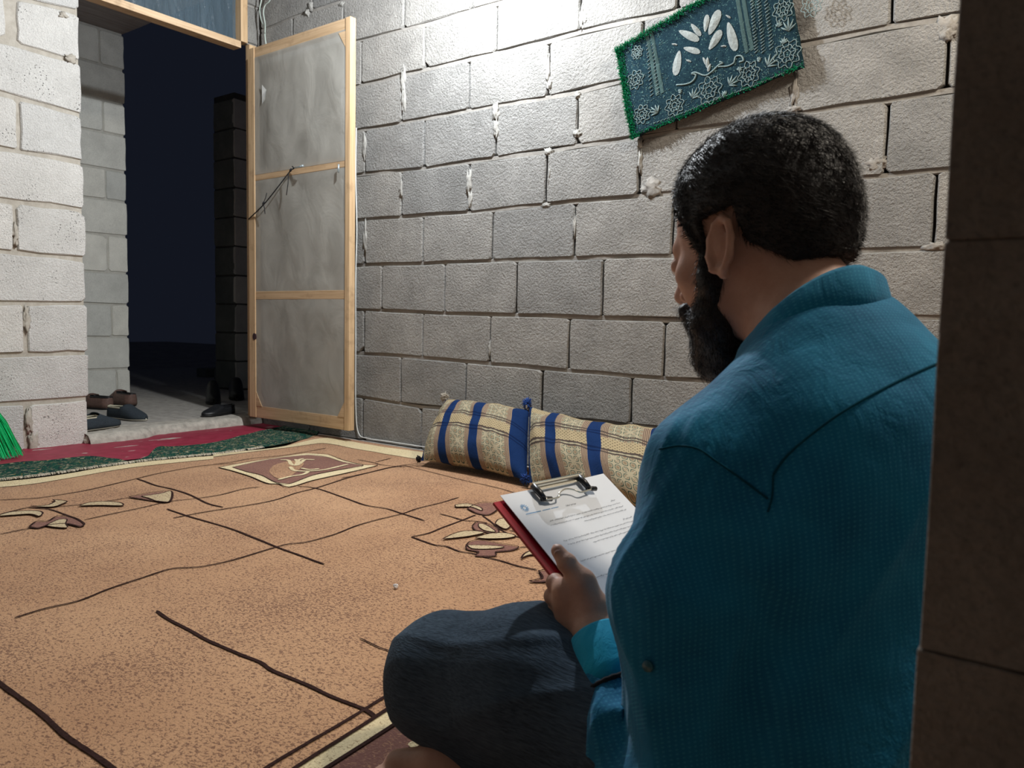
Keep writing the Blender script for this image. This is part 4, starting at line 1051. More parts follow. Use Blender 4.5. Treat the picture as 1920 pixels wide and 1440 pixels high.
# collar: stand and fall around the neck
def collar_pt(t, r, z, fwd=0):
    # t = 0 at the back, +-pi at the throat
    lx_, fx_ = math.sin(t), -math.cos(t)
    tilt = (1-math.cos(t))/2
    return B(.006+fx_*r*(1.0 if abs(t) < 1.6 else 1.15)+fwd*tilt, .012+lx_*r*1.02, z-tilt*.115)
V, Fc = [], []; n = 60; prof = [(.060, .004, 0), (.060, .040, 0), (.0615, .0455, 0), (.0665, .043, 0), (.073, .022, 0), (.0795, .0, 0)]
for i in range(n+1):
    t = -2.9+5.8*i/n
    for r, z, o_ in prof:
        drop = .018*max(0, abs(t)-1.9) if r > .07 else 0
        V.append(collar_pt(t, r+.0012*math.sin(7*t), z+.012-drop))
for i in range(n):
    for j in range(5): a = i*6+j; Fc.append((a, a+1, a+7, a+6))
col_ = mk('collar', V, Fc, shirt_mat('teal_collar', (.004, .13, .265), (.008, .205, .37)), shirt, True)
sm = col_.modifiers.new('thick', 'SOLIDIFY'); sm.thickness = .0024

# --- trousers ---------------------------------------------------------------------------
mt, nt, b = base_mat('dark_denim', rough=.9, spec=.15); v = coord(nt)
n1 = ntex(nt, coord(nt, scale=(60, 500, 500), rot=(0, 0, .1)), 1, 3, .6)
nt.links.new(ramp(nt, mth(nt, 'ADD', mth(nt, 'MULTIPLY', n1, .6), mth(nt, 'MULTIPLY', ntex(nt, v, 9, 3, .5), .4)), [(.35, (.028, .045, .066)), (.65, (.085, .125, .170))]), b.inputs['Base Color'])
bump(nt, b, mth(nt, 'ADD', n1, mth(nt, 'MULTIPLY', ntex(nt, coord(nt, scale=(.4, 1, 1)), 28, 3, .5, .6), 2.0)), .5, .003); M_DENIM = mt
kn2 = PEL+Bf*.36-Bl*.02; kn2[2] = .05
tr2 = [('cap', HIPL, P(1000, 1290, .93), .098, .092, 0), ('cap', P(1000, 1290, .93), KNL, .090, .076, .03), ('cap', KNL+Bz*-.012, P(965, 1385, .95), .074, .066, .03), ('cap', P(965, 1385, .95), kn2, .062, .05, .03),
       ('cap', HIPR, KNR, .095, .075, .04), ('cap', KNR, kn2-Bf*.06, .07, .05, .03), ('ell', PEL+Bz*.0, RB, (.13, .17, .10), .05)]
def trf(X):
    return np.maximum(field(X, tr2), .006-X[..., 2])
Vt, Qt = surfnet(trf, np.array([-.86, .48, -.002]), np.array([.16, 1.40, .30]), .006)
Nt = vnorm(Vt, Qt); thd = KNL-HIPL; thd /= np.linalg.norm(thd)
at_ = .0038*ridged(Vt, np.cross(thd, Bz)*.8+Bz*.7+thd*.25, 48, 21, .6)+.0012*nz3(Vt, 60, 22)
at_[Vt[:, 2] < .012] = 0
npmesh('trousers', Vt+Nt*at_[:, None], Qt, M_DENIM, person)
settle(person)

# ================================================================ CLIPBOARD
TL, TR, LE = P(940, 935, 1.0), P(1134, 893, 1.145), P(1060, 1083, .9255)
e1 = (TR-TL); e1 /= np.linalg.norm(e1); e2 = LE-TL; e2 -= e1*(e2@e1); e2 /= np.linalg.norm(e2); e3 = np.cross(e1, e2)
if e3[2] < 0: e3 = -e3
def C(u, v, h=0): return TL+e1*u+e2*v+e3*h
clip = empty('clipboard', tuple(C(.105, .15))); tag(clip, 'red clipboard with chrome clip held in the left hand of the seated person', 'clipboard')
def slab(u0, u1, v0, v1, h0, h1, nm, m, parent, bend=0, nu=10):
    V, Fc = [], []
    for hh_ in (h1, h0):
        for i in range(nu+1):
            for j in range(nu+1):
                u = u0+(u1-u0)*i/nu; v = v0+(v1-v0)*j/nu
                V.append(C(u, v, hh_+bend*((u-u0)/(u1-u0)-.5)**2*4))
    M_ = (nu+1)**2
    for i in range(nu):
        for j in range(nu): a = i*(nu+1)+j; Fc += [(a, a+nu+1, a+nu+2, a+1), (M_+a, M_+a+1, M_+a+nu+2, M_+a+nu+1)]
    rim = [i*(nu+1) for i in range(nu+1)]+[nu*(nu+1)+j for j in range(1, nu+1)]+[i*(nu+1)+nu for i in range(nu-1, -1, -1)]+[j for j in range(nu-1, 0, -1)]
    for a, b_ in zip(rim, rim[1:]+rim[:1]): Fc.append((a, b_, M_+b_, M_+a))
    return mk(nm, V, Fc, m, parent)
slab(-.013, .211, .001, .315, -.0065, -.003, 'board', M_RED, clip)
for i in range(4):
    pp = slab(.0+i*.0008, .210+i*.0004, -.004+i*.0012, .292, -.0026+(3-i)*.0009, -.0022+(3-i)*.0009, 'sheet_of_paper', M_PAPER, clip, bend=.0015)
HT = -.0022+3*.0009+.0006
def Cp(u, v, h=0): return C(u, v, HT+.0015*((u/.21)-.5)**2*4+h)
# printed marks
def ink(segs, m, nm):
    V, Fc = [], []
    for (u0, v0, u1, v1, w_) in segs:
        a = np.array([u0, v0]); b_ = np.array([u1, v1]); d = b_-a; L = np.linalg.norm(d)+1e-9; s = np.array([-d[1], d[0]])/L*w_
        o = len(V); V += [Cp(*(a+s)), Cp(*(b_+s)), Cp(*(b_-s)), Cp(*(a-s))]; Fc.append((o, o+1, o+2, o+3))
    return mk(nm, V, Fc, m, clip)
def script(u_right, u_left, v, hgt):
    segs = []; u = u_right
    while u > u_left:
        wl = random.uniform(.004, .011); e = max(u-wl, u_left); x = u
        segs.append((u, v, e, v, .00012))
        while x > e:
            k = random.random(); 
            if k < .3: segs.append((x, v, x, v-hgt*random.uniform(.6, 1), .0002))
            elif k < .5: segs.append((x, v, x-.0008, v+hgt*.6, .0002))
            elif k < .75: segs.append((x, v-hgt*.45, x-.0005, v-hgt*.45, .00025))
            else: segs.append((x, v, x-.0006, v-hgt*.4, .0002))
            x -= random.uniform(.0009, .0018)
        u = e-random.uniform(.0010, .0018)
    return segs
segs = script(.112, .092, .036, .0022)
v_ = .047
for para in ((.186, .176, [(.190, .045), (.190, .040), (.190, .10)]), (.188, .168, [(.190, .040), (.190, .042), (.190, .085)]), (.188, .17, [(.190, .040), (.190, .10)]), (.188, .172, [(.190, .038), (.190, .11)]), (None, None, [(.190, .055), (.190, .05), (.190, .10)]), (None, None, [(.190, .045), (.190, .045), (.190, .05), (.190, .06), (.190, .09)])):
    if para[0]: segs += script(para[0], para[1], v_, .0020); v_ += .0068
    for a, b_ in para[2]: segs += script(a, b_, v_, .0017); v_ += .0068
    v_ += .0075
ink(segs, M_INK, 'printed_text')
lg = []
for k in range(12): t = k*math.pi/6; lg.append((.022+.0025*math.cos(t), .024+.0025*math.sin(t), .022+.0065*math.cos(t), .024+.0065*math.sin(t), .0005))
lg += [(.016, .0345, .044, .0345, .0005), (.047, .0345, .062, .0345, .0004), (.064, .0345, .078, .0345, .0004)]
ink(lg, M_BLUEINK, 'printed_emblem')
# clip: spring plate, wire bail, two black feet
V, Fc = merge([tube([C(.055, -.004, .0085), C(.155, -.004, .0085)], .0040, 12)])
V2 = [C(u, v, h) for u in (.055, .155) for v, h in ((-.006, .004), (-.002, .007), (.0035, .0058), (.0035, .0046), (-.001, .0055), (-.006, .0025))]
F2 = [(i, (i+1) % 6, 6+(i+1) % 6, 6+i) for i in range(6)]+[tuple(range(6))[::-1], tuple(range(6, 12))]
V, Fc = merge([(V, Fc), (V2, F2)]); mk('clip_plate', V, Fc, M_CHROME, clip)
bail = smooth_path([C(.056, .004, .0080), C(.058, .022, .0088), C(.066, .025, .0090), C(.082, .025, .0090), (C(.090, .018, .0090)), C(.105, .014, .0090), C(.118, .018, .0090), C(.126, .025, .0090), C(.140, .025, .0090), C(.152, .022, .0088), C(.154, .004, .0080)], 6)
V, Fc = tube(bail, .0013, 8); mk('wire_bail', V, Fc, M_CHROME, clip, True)
for u in (.057, .149):
    V, Fc = merge([tube([C(u, -.004, .0082), C(u, .010, .0088), C(u+.001, .020, .0076)], [.0046, .0048, .0040], 8), tube([C(u-.003, .020, .0076), C(u+.013, .024, .0072)], [.0038, .0034], 8)])
    mk('clip_foot', V, Fc, M_BLACK, clip, True)
settle(clip)

# ================================================================ CUSHIONS
def cushion_mat(name):
    m, nt, b = base_mat(name, rough=.95, spec=.1)
    uv = nd(nt, 'ShaderNodeTexCoord').outputs['UV']; sp = nd(nt, 'ShaderNodeSeparateXYZ'); nt.links.new(uv, sp.inputs[0]); U, V_ = sp.outputs['X'], sp.outputs['Y']
    blue, cream, brown, tan = (.008, .028, .10), (.40, .345, .235), (.15, .10, .075), (.26, .19, .12)
    # ornament: lattice of rings and diamonds
    def sn(x, k, ph=0): return mth(nt, 'SINE', mth(nt, 'ADD', mth(nt, 'MULTIPLY', x, k), ph))
    k1 = 2*math.pi*11; k2 = 2*math.pi*7.5
    lat = mth(nt, 'MULTIPLY', sn(U, k1), sn(V_, k2)); lat2 = mth(nt, 'ABSOLUTE', mth(nt, 'ADD', sn(U, k1*.5), sn(V_, k2*.5)))
    orn = ramp(nt, mth(nt, 'ABSOLUTE', lat), [(.25, cream), (.32, (.05, .10, .08)), (.5, (.07, .09, .07)), (.56, cream), (.9, tan)])
    orn = mixc(nt, ramp(nt, lat2, [(.10, (1, 1, 1)), (.18, (0, 0, 0))]), orn, cream)
    # vertical stripes
    stripe = ramp(nt, U, [(0, (1, 1, 1)), (.035, (0, 0, 0)), (.155, (.5, .5, .5)), (.20, (1, 1, 1)), (.285, (.5, .5, .5)), (.33, (0, 0, 0)), (.47, (.5, .5, .5)), (.51, (1, 1, 1)), (.60, (.5, .5, .5)), (.645, (0, 0, 0)), (.845, (.5, .5, .5)), (.885, (1, 1, 1))], 'CONSTANT')
    isb = ramp(nt, stripe, [(.9, (0, 0, 0)), (.95, (1, 1, 1))]); isr = ramp(nt, stripe, [(.3, (0, 0, 0)), (.4, (1, 1, 1))])
    fine = ramp(nt, sn(U, 2*math.pi*110), [(.3, brown), (.6, (.42, .32, .22))])
    c = mixc(nt, isr, orn, fine)
    # horizontal bands through the ornament
    hb = ramp(nt, V_, [(0, (0, 0, 0)), (.37, (1, 1, 1)), (.39, (0, 0, 0)), (.41, (1, 1, 1)), (.43, (.5, .5, .5)), (.56, (0, 0, 0)), (.58, (1, 1, 1)), (.60, (0, 0, 0)), (.62, (1, 1, 1)), (.64, (0, 0, 0)), (.86, (.5, .5, .5)), (.95, (0, 0, 0))], 'CONSTANT')
    tanb = ramp(nt, mth(nt, 'MULTIPLY', sn(U, 2*math.pi*36), sn(V_, 2*math.pi*28)), [(.5, (.40, .32, .19)), (.75, (.10, .07, .05))])
    c = mixc(nt, ramp(nt, hb, [(.3, (0, 0, 0)), (.4, (1, 1, 1))]), c, tanb)
    c = mixc(nt, ramp(nt, hb, [(.9, (0, 0, 0)), (.95, (1, 1, 1))]), c, (.08, .06, .05))
    bl = mixc(nt, ramp(nt, hb, [(.9, (0, 0, 0)), (.95, (1, 1, 1))]), blue, (.004, .015, .06))
    c = mixc(nt, isb, c, bl)
    th = ntex(nt, uv, 160, 3, .6); c = mixc(nt, .5, c, ramp(nt, th, [(.3, (.6, .6, .6)), (.7, (1.2, 1.2, 1.2))]), 'MULTIPLY')
    nt.links.new(c, b.inputs['Base Color']); bump(nt, b, mth(nt, 'ADD', th, mth(nt, 'MULTIPLY', ntex(nt, coord(nt, scale=(1, 1, .6)), 22, 3, .5, .6), 2.5)), .5, .004)
    return m
M_CUSH = cushion_mat('striped_ornament_cloth')
M_TUFTB = plain('blue_tuft', (.03, .07, .24), 1, .05, bs=90, bd=.004, var=.5)
M_TUFTG = plain('grey_tuft', (.42, .38, .32), 1, .05, bs=90, bd=.004, var=.3)
def cushion(bl, br, tr, tl, T, label, seed, tufts, bulge=1.0, sag=(.0, 0)):
    """four corners in world space; a stuffed rectangular bag between them"""
    bl, br, tr, tl = [np.array(p, float) for p in (bl, br, tr, tl)]
    nrm = np.cross(br-bl, tl-bl); nrm /= np.linalg.norm(nrm)
    if nrm[1] > 0: nrm = -nrm
    root = empty('cushion', tuple((bl+br)/2)); tag(root, label, 'cushion', 'cushions along the block wall')
    nu, nv = 60, 36; V, Fc, UVs = [], [], []
    for side in (1, -1):
        for i in range(nu+1):
            for j in range(nv+1):
                u, v = i/nu, j/nv; a, b_ = 2*u-1, 2*v-1
                th = T*(max(0, 1-abs(a)**3.2)*max(0, 1-abs(b_)**2.6))**.62
                # edges pull in between the corner ears
                pu = .5+(u-.5)*(1-.012*(1-abs(b_)**2)*abs(a)); pv = .5+(v-.5)*(1-.11*(1-abs(a)**2.2)*abs(b_))
                p = (bl*(1-pu)+br*pu)*(1-pv)+(tl*(1-pu)+tr*pu)*pv
                p = p+nrm*th*side*(bulge if side > 0 else .8)
                p = p+nrm*side*(.012*noise.noise(Vector((u*5+seed, v*4, side)))+.007*noise.noise(Vector((u*14+seed, v*6, side))))*min(1, th/T*2)
                p = p+nrm*side*(-.010)*math.exp(-((u-.12)**2+(v-.85)**2)/.006)
                p[2] += sag[0]*math.sin(math.pi*u)*(v)+.0
                p[2] = max(p[2], .016); p[1] = min(p[1], YB-.008)
                V.append(p); UVs.append((u, v))
    M_ = (nu+1)*(nv+1)
    for s_ in (0, 1):
        for i in range(nu):
            for j in range(nv):
                a = s_*M_+i*(nv+1)+j; q = (a, a+nv+1, a+nv+2, a+1); Fc.append(q if s_ == 0 else q[::-1])
    o = mk('cushion_cover', V, Fc, M_CUSH, root, True)
    ul = o.data.uv_layers.new(name='UVMap')
    for lp in o.data.loops: ul.data[lp.index].uv = UVs[lp.vertex_index]
    for c_, m_, r_ in tufts:
        pts = []; rr = np.random.default_rng(seed+int(r_*1e4))
        cc = {'bl': bl, 'br': br, 'tl': tl, 'tr': tr}[c_]; cc = cc+nrm*.01; 
        for i in range(110):
            d = rr.normal(size=3); d /= np.linalg.norm(d); d[1] = -abs(d[1])*.6
            e = cc+d*r_*rr.uniform(.7, 1.25); e[2] = max(e[2], .016); mm = cc+d*r_*.5+np.array([0, 0, .003])
            mm[2] = max(mm[2], .016)
            pts.append(tube([cc, mm, e], [.004, .0028, .0012], 4))
        V, Fc = merge(pts); mk('corner_tuft', V, Fc, m_, root, True)
    settle(root); return root
def wb(x, y, yy=2.47): return at(x, y, 1, yy)
def ff(x, y, z=.03): return at(x, y, 2, z)
bl1, br1 = ff(788, 864, .035), ff(988, 902, .035); tl1, tr1 = wb(836, 748, 2.50), wb(992, 768, 2.49)
cushion(bl1, br1, tr1, tl1, .088, 'blue striped ornamental cushion nearest the door, with a tuft on its raised corner', 3, [('tl', M_TUFTG, .022), ('bl', M_CORD, .014), ('br', M_TUFTB, .022), ('tr', M_TUFTG, .018)])
bl2, br2 = ff(991, 905, .035), ff(1275, 978, .035); tl2, tr2_ = wb(992, 761, 2.49), wb(1268, 806, 2.47)
cushion(bl2, br2, tr2_, tl2, .095, 'blue striped ornamental cushion partly hidden by the clipboard and the person', 9, [('tl', M_TUFTB, .024), ('tr', M_TUFTB, .024)], sag=(-.02, 0))
# orange knotted cloth at the far corner of the second cushion
w = at(1250, 806, 1, 2.40); parts = []
for i in range(5):
    t0 = i*1.26; pts = [w+np.array([.022*math.cos(t0+s*2.2)*(1-.2*s), .016*math.sin(s*3+i)-.008, .020*math.sin(t0+s*2.2)]) for s in np.linspace(0, 1.3, 9)]
    parts.append(tube(pts, [.007+.003*math.sin(k) for k in range(9)], 8))
parts.append(tube([w+np.array([.01, 0, -.01]), w+np.array([.05, .02, -.03]), w+np.array([.10, .03, -.10])], [.012, .016, .02], 8))
V, Fc = merge(parts); tag(mk('orange_cloth', V, Fc, plain('orange_cloth', (.58, .30, .07), .9, bs=80, bd=.004), None, True), 'orange knotted cloth at the end of the second cushion behind the shoulder', 'cloth')

# ================================================================ TOWEL ON THE WALL
def tow(x, y, d=.018): return at(x, y, 1, YB-d)
tBL, tBR, tTL = tow(1186, 262), tow(1510, 127), tow(1158, 97); tTR = tBR+(tTL-tBL)*1.12
towel = empty('towel', tuple((tTL+tTR)/2)); tag(towel, 'dark green floral towel hung crooked on the block wall above the head', 'towel')
mt2, nt, b = base_mat('green_towel_pile', rough=1, spec=.05); v = coord(nt)
c = ramp(nt, ntex(nt, v, 90, 4, .7), [(.3, (.007, .018, .028)), (.7, (.016, .040, .052))])
c = mixc(nt, ramp(nt, ntex(nt, coord(nt, scale=(160, 160, 160)), 1, 3, .7), [(.60, (0, 0, 0)), (.70, (1, 1, 1))]), c, (.10, .20, .18))
nt.links.new(c, b.inputs['Base Color']); bump(nt, b, ntex(nt, v, 300, 3, .6), .8, .003); M_TOWEL = mt2
M_TGREEN = plain('bright_green_pile', (.01, .20, .09), 1, .05, bs=150, bd=.004, var=.5)
M_TPALE = plain('pale_towel_motif', (.19, .25, .25), 1, .05, bs=200, bd=.002, var=.3)
M_TMID = plain('mid_towel_motif', (.12, .20, .20), 1, .05, bs=200, bd=.002, var=.3)
def TW(s, t, d=0):
    p = (tBL*(1-s)+tBR*s)*(1-t)+(tTL*(1-s)+tTR*s)*t
    k = .010*math.sin(s*9+t*2)*(1-t)+.006*noise.noise(Vector((s*6, t*4, 0)))
    p = p.copy(); p[1] = YB-.020-abs(k)-d-.012*math.exp(-((1-t)/.06)**2); return p
V, Fc = [], []; nu, nv = 70, 40
for lay in (0, 1):
    for i in range(nu+1):
        for j in range(nv+1):
            s, t = i/nu, j/nv; e = .006 if (0 < i < nu and 0 < j < nv) else .003
            wv = .004*noise.noise(Vector((s*22, t*13, 3)))
            q = TW(s+(wv if i in (0, nu) else 0), t+(wv*1.5 if j in (0, nv) else 0), 0); q[1] += -e if lay == 0 else e; V.append(q)
M_ = (nu+1)*(nv+1)
for lay in (0, 1):
    for i in range(nu):
        for j in range(nv): a = lay*M_+i*(nv+1)+j; q = (a, a+nv+1, a+nv+2, a+1); Fc.append(q if lay == 0 else q[::-1])
for i in range(nu): a = i*(nv+1); Fc.append((a, M_+a, M_+a+nv+1, a+nv+1)); a += nv; Fc.append((a, a+nv+1, M_+a+nv+1, M_+a))
for j in range(nv): a = j; Fc.append((a, a+1, M_+a+1, M_+a)); a = nu*(nv+1)+j; Fc.append((a, M_+a, M_+a+1, a+1))
mk('towel_cloth', V, Fc, M_TOWEL, towel, True)
# solve (s,t) for positions read on the towel
def inv_tow(x, y):
    p = at(x, y, 1, YB-.03); d = p-tBL; a = tBR-tBL; b_ = tTL-tBL
    A = np.array([[a[0], b_[0]], [a[2], b_[2]]]); st = np.linalg.solve(A, [d[0], d[2]]); return float(st[0]), float(st[1])
def tz(X_, Y_): return inv_tow(1120+X_*.21875, Y_*.21875)
def trib(pts, w_, closed=False, off=.0075):
    q = [TW(s, t, off) for s, t in pts]; return tube(q, w_, 4, closed)
def rosette(X_, Y_, r):
    s0, t0 = tz(X_, Y_); L1 = np.linalg.norm(tBR-tBL); L2 = np.linalg.norm(tTL-tBL); out = []
    for rr_, lob, amp_ in ((r, 8, .16), (r*.62, 6, .12), (r*.28, 5, .1)):
        k = 40; pts = [(s0+rr_*(1+amp_*math.cos(lob*a))*math.cos(a)/L1, t0+rr_*(1+amp_*math.cos(lob*a))*math.sin(a)/L2) for a in np.linspace(0, 2*math.pi, k, endpoint=False)]
        out.append(trib(pts, .0014, True))
    for a in np.linspace(0, 2*math.pi, 10, endpoint=False): out.append(trib([(s0+r*.35*math.cos(a)/L1, t0+r*.35*math.sin(a)/L2), (s0+r*.85*math.cos(a)/L1, t0+r*.85*math.sin(a)/L2)], .0010))
    return out
parts = []
for X_, Y_, r in ((965, 785, .040), (1300, 645, .034), (1600, 135, .030), (1635, 480, .038), (660, 905, .032), (390, 985, .03), (330, 690, .03), (340, 460, .02), (1850, 100, .03)): parts += rosette(X_, Y_, r)
def leafc(X_, Y_, L, ang):
    s0, t0 = tz(X_, Y_); L1 = np.linalg.norm(tBR-tBL); L2 = np.linalg.norm(tTL-tBL); out = []
    for da in (-1.0, -.5, 0, .5, 1.0):
        a = ang+da; l2 = L*(1-.25*abs(da)); out.append(trib([(s0, t0), (s0+l2*.55*math.cos(a)/L1, t0+l2*.55*math.sin(a)/L2), (s0+l2*math.cos(a)/L1, t0+l2*math.sin(a)/L2)], [.0016, .0030, .0008]))
    return out
for X_, Y_, L, a in ((820, 850, .036, .9), (1135, 740, .036, .6), (1470, 585, .040, .7), (1645, 300, .038, 1.4), (520, 970, .034, 2.2), (1560, 270, .018, 1.2), (1380, 540, .014, .2), (1215, 620, .014, 1), (700, 800, .014, .3), (1600, 400, .02, 1.2), (1520, 40, .02, .3), (1100, 820, .016, 2)): parts += leafc(X_, Y_, L, a)
# scroll under the blossoms
for pts in ([(680, 740), (760, 735), (820, 710), (850, 660), (815, 650), (850, 640), (930, 665), (990, 630), (1040, 580), (1075, 560), (1050, 550)], [(1040, 590), (1110, 585), (1170, 560), (1190, 510), (1240, 505), (1255, 540), (1220, 550)]):
    pts = [tuple(p_) for p_ in smooth_path([np.array([*tz(*q), 0]) for q in pts], 4)]; parts.append(trib([(p_[0], p_[1]) for p_ in pts], .0028))
# dotted bands
for xa, ya, xb, yb, n_ in ((1330, -60, 1370, 470, 22), (1385, -60, 1430, 470, 22), (1440, -60, 1500, 440, 20), (480, 400, 520, 800, 14), (430, 400, 470, 820, 14)):
    for i in range(n_):
        t = i/(n_-1); s0, t0 = tz(xa+(xb-xa)*t, ya+(yb-ya)*t); parts.append(trib([(s0-.010, t0-.006), (s0+.010, t0+.010)], [.0022, .0006]))
for i in range(40):
    t = i/39; s0, t0 = tz(500+(1600-500)*t, 1060+(640-1060)*t); parts.append(trib([(s0-.008, t0), (s0+.008, t0+.010)], [.0018, .0006]))
V, Fc = merge(parts); mk('woven_flowers', V, Fc, M_TPALE, towel, True)
rr = np.random.default_rng(11); parts = []
for i in range(900):
    s0, t0 = rr.random(), rr.random(); 
    if .28 < s0 < .72 and t0 > .35 and rr.random() < .93: continue
    a = rr.uniform(0, 6.28); l_ = rr.uniform(.004, .011); parts.append(trib([(s0, t0), (s0+l_*math.cos(a), t0+1.6*l_*math.sin(a))], [.0013, .0005], off=.0068))
for sx in (.205, .235, .735, .765):
    for i in range(60): t0 = .33+.66*i/59; parts.append(trib([(sx-.010, t0), (sx+.010, t0+.006)], [.0015, .0012], off=.0068))
V, Fc = merge(parts); mk('woven_sprigs', V, Fc, M_TMID, towel)
# big pale petals of the centre bouquet
def petal(X_, Y_, L, ang, w_=.28):
    a = math.radians(ang); V = []; k = 16; L *= .21875
    cxp, cyp = 1120+X_*.21875, Y_*.21875; ps = []
    for t in np.linspace(0, 2*math.pi, k, endpoint=False):
        lx = math.cos(t)*L*.5; ly_ = math.sin(t)*L*w_*(1+.3*math.cos(t))*.5*2*.6; ps.append((cxp+lx*math.cos(a)-ly_*math.sin(a), cyp+lx*math.sin(a)+ly_*math.cos(a)))
    V = [TW(*inv_tow(*q_), .008) for q_ in ps]; V.append(TW(*inv_tow(cxp, cyp), .0115))
    return V, [(i, (i+1) % k, k) for i in range(k)]
pp = [petal(*q) for q in ((690, 560, 210, 100), (815, 455, 150, 15), (790, 335, 190, 25), (850, 290, 130, 50), (1010, 235, 220, -65), (940, 240, 140, -80), (1015, 375, 190, -55), (1160, 350, 240, 75), (950, 560, 90, 90), (930, 550, 80, 60), (965, 600, 70, 110), (1130, 190, 50, 30), (790, 545, 50, 20), (1085, 425, 50, 0), (665, 405, 50, 10))]
V, Fc = merge(pp); mk('woven_petals', V, Fc, plain('greige_petal', (.23, .25, .24), 1, .05, bs=120, bd=.003, var=.25), towel)
# fuzzy green pile along the top fold and the left edge
rr = np.random.default_rng(5); pts = []
for i in range(2600):
    if i % 2: s, t, dd = rr.random(), 1-.05*rr.random()**2, 1
    else:
        s, t = .045*rr.random()**2, rr.random()
        if i % 8 == 0: s, t = rr.random(), .03*rr.random()
    p = TW(s, t, .004); d = rr.normal(size=3)*.5; d[1] = -abs(d[1]); d += np.array([0, -.3, .5 if t > .94 else 0]); d /= np.linalg.norm(d)
    pts.append(tube([p, p+d*.006, p+d*rr.uniform(.009, .015)], [.0012, .0010, .0004], 3))
V, Fc = merge(pts); tag(mk('edge_pile', V, Fc, M_TGREEN, towel), kind='stuff')
settle(towel)

# ================================================================ SHOES
def shoe(pos, az, L, label, upper_m, lining_m, sole_m, mirror=1, name='shoe', open_=.5, hgt=.055, width=.088, group=None, tilt=0, low=False):
    """slip-on shoe along +x: sole, upper shell with opening, lining, trim band"""
    root = empty(name, pos); root.rotation_euler = (0, tilt, az)
    def out(t):  # half width along the length
        return width*.5*(.72+.28*math.sin(min(1, t*1.25)*math.pi*.5+.2))*(1-.0*t)*(1-max(0, (t-.72)/.28)**2.4*.92)*(1-max(0, (.12-t)/.12)**2*.55)
    n, k = 26, 16; V, Fc = [], []
    for i in range(n+1):
        t = i/n; x = t*L; w_ = out(t)
        for j in range(k):
            a = 2*math.pi*j/k; V.append((x, mirror*math.cos(a)*w_*1.04, .007+.007*math.sin(a)+.006*max(0, t-.75)*4*(t-.75)*4*.25))
    for i in range(n):
        for j in range(k): a = i*k+j; b_ = i*k+(j+1) % k; Fc.append((a, b_, b_+k, a+k))
    Fc += [tuple(range(k))[::-1], tuple(range(n*k, n*k+k))]
    s_ = mk('sole', V, Fc, sole_m, root, True)
    V, Fc, V2, F2 = [], [], [], []
    m_ = 16
    def top(t):
        heel = hgt*(1.0 if t < .5 else 1); vamp = hgt*(1.12-.85*max(0, (t-open_)/(1-open_))**.8)
        return heel*.95 if t < open_-.06 else vamp
    for i in range(n+1):
        t = i/n; x = t*L; w_ = out(t)*1.0; h_ = top(t)
        amax = math.pi if t >= open_ else math.pi
        for j in range(m_+1):
            a = math.pi*j/m_; c, s = math.cos(a), math.sin(a)
            y = w_*np.sign(c)*abs(c)**.7; z = .010+h_*s**.75
            if t < open_:  # open the top: fold the upper part back to a rim
                lim = .78
                if s > lim: y = w_*np.sign(c if abs(c) > 1e-6 else 1)*abs(math.cos(math.asin(lim)))**.7; z = .010+h_*lim**.75
            V.append((x, mirror*y, z))
    for i in range(n):
        t = (i+.5)/n
        for j in range(m_):
            a0 = math.pi*(j+.5)/m_
            if t < open_ and math.sin(a0) > .80: continue
            a = i*(m_+1)+j; Fc.append((a, a+1, a+m_+2, a+m_+1))
    # heel wall
    for j in range(m_//2):
        a0 = math.pi*(j+.5)/m_
        if math.sin(a0) < .80: Fc.append((j, m_-j, m_-j-1, j+1))
    u = mk('upper', V, Fc, upper_m, root, True); sm = u.modifiers.new('t', 'SOLIDIFY'); sm.thickness = .003; sm.offset = -1
    # insole and collar band
    V = []; 
    for i in range(13): t = .03+(open_+.05)*i/12; V += [(t*L, out(t)*.9, .016), (t*L, -out(t)*.9, .016)]
    mk('insole', V, [(2*i, 2*i+1, 2*i+3, 2*i+2) for i in range(12)], lining_m, root)
    z_r = .010+hgt*.95*.78**.75; wr = lambda t: out(t)*abs(math.cos(math.asin(.78)))**.7
    rim = [(t*L, wr(t), z_r) for t in np.linspace(open_, .02, 10)]+[(0, 0, z_r+.004)]+[(t*L, -wr(t), z_r) for t in np.linspace(.02, open_, 10)]+[(open_*L+.006, 0, z_r+.006)]
    V, Fc = tube(rim, .0045, 8, closed=True); mk('collar_band', V, Fc, lining_m, root, True)
    if group: root['group'] = group
    tag(root, label, 'shoe'); return root
M_NAVY = plain('dark_grey_suede', (.035, .045, .055), .9, .15, bs=200, bd=.001, var=.25)
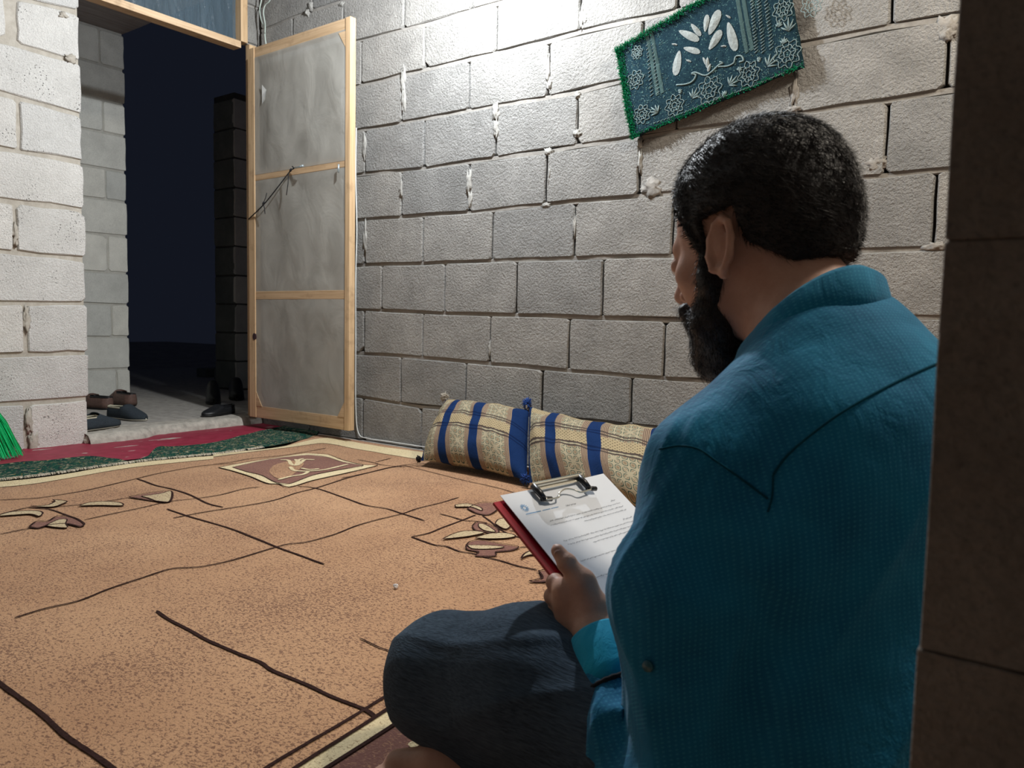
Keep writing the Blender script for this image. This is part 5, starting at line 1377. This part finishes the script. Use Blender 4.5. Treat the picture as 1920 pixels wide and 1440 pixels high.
M_LIN = plain('cream_lining', (.50, .47, .36), .85, .15, bs=150, bd=.001)
M_SOLE = plain('pale_sole', (.42, .40, .34), .7, .2)
M_BRN = plain('brown_leather', (.14, .085, .07), .55, .35, bs=80, bd=.001, var=.25)
M_BLK = plain('black_leather', (.012, .013, .015), .45, .4, bs=60, bd=.001)
def sp_(x, y): w = at(x, y, 2, .051); return (w[0], w[1], .0505)
def dirz(a, b): return math.atan2(b[1]-a[1], b[0]-a[0])
a, b_ = np.array(sp_(207, 782)), np.array(sp_(293, 792)); shoe(tuple(a), dirz(a, b_), .285, 'dark grey suede slip-on shoe with cream lining, fully in view', M_NAVY, M_LIN, M_SOLE, hgt=.062, width=.095)
a, b_ = np.array(sp_(128, 812)), np.array(sp_(218, 799)); shoe(tuple(a), dirz(a, b_), .285, 'dark grey slip-on shoe half hidden by the pale wall edge', M_NAVY, M_LIN, M_SOLE, mirror=-1, hgt=.062, width=.095)
a, b_ = np.array(sp_(208, 768)), np.array(sp_(160, 764)); shoe(tuple(a), dirz(a, b_), .26, 'brown leather shoe behind the grey slip-on, beside the wall', M_BRN, M_BLK, M_BLK, hgt=.075, open_=.55)
a, b_ = np.array(sp_(250, 762)), np.array(sp_(207, 756)); shoe(tuple(a), dirz(a, b_), .26, 'brown leather shoe farthest back against the passage wall', M_BRN, M_BLK, M_BLK, mirror=-1, hgt=.078, open_=.55)
a, b_ = np.array(sp_(436, 774)), np.array(sp_(382, 782)); shoe(tuple(a), dirz(a, b_), .235, 'black shoe lying flat in the shadow by the door hinge', M_BLK, M_BLK, M_BLK, hgt=.045)
a, b_ = np.array(sp_(398, 752)), np.array(sp_(408, 777)); shoe(tuple(a), dirz(a, b_), .25, 'tall black leather shoe standing behind the flat one near the hinge', M_BLK, M_BLK, M_BLK, hgt=.12)
a, b_ = np.array(sp_(441, 745)), np.array(sp_(455, 773)); shoe(tuple(a), dirz(a, b_), .25, 'tall black leather shoe closest to the door leaf in the passage', M_BLK, M_BLK, M_BLK, mirror=-1, hgt=.12)
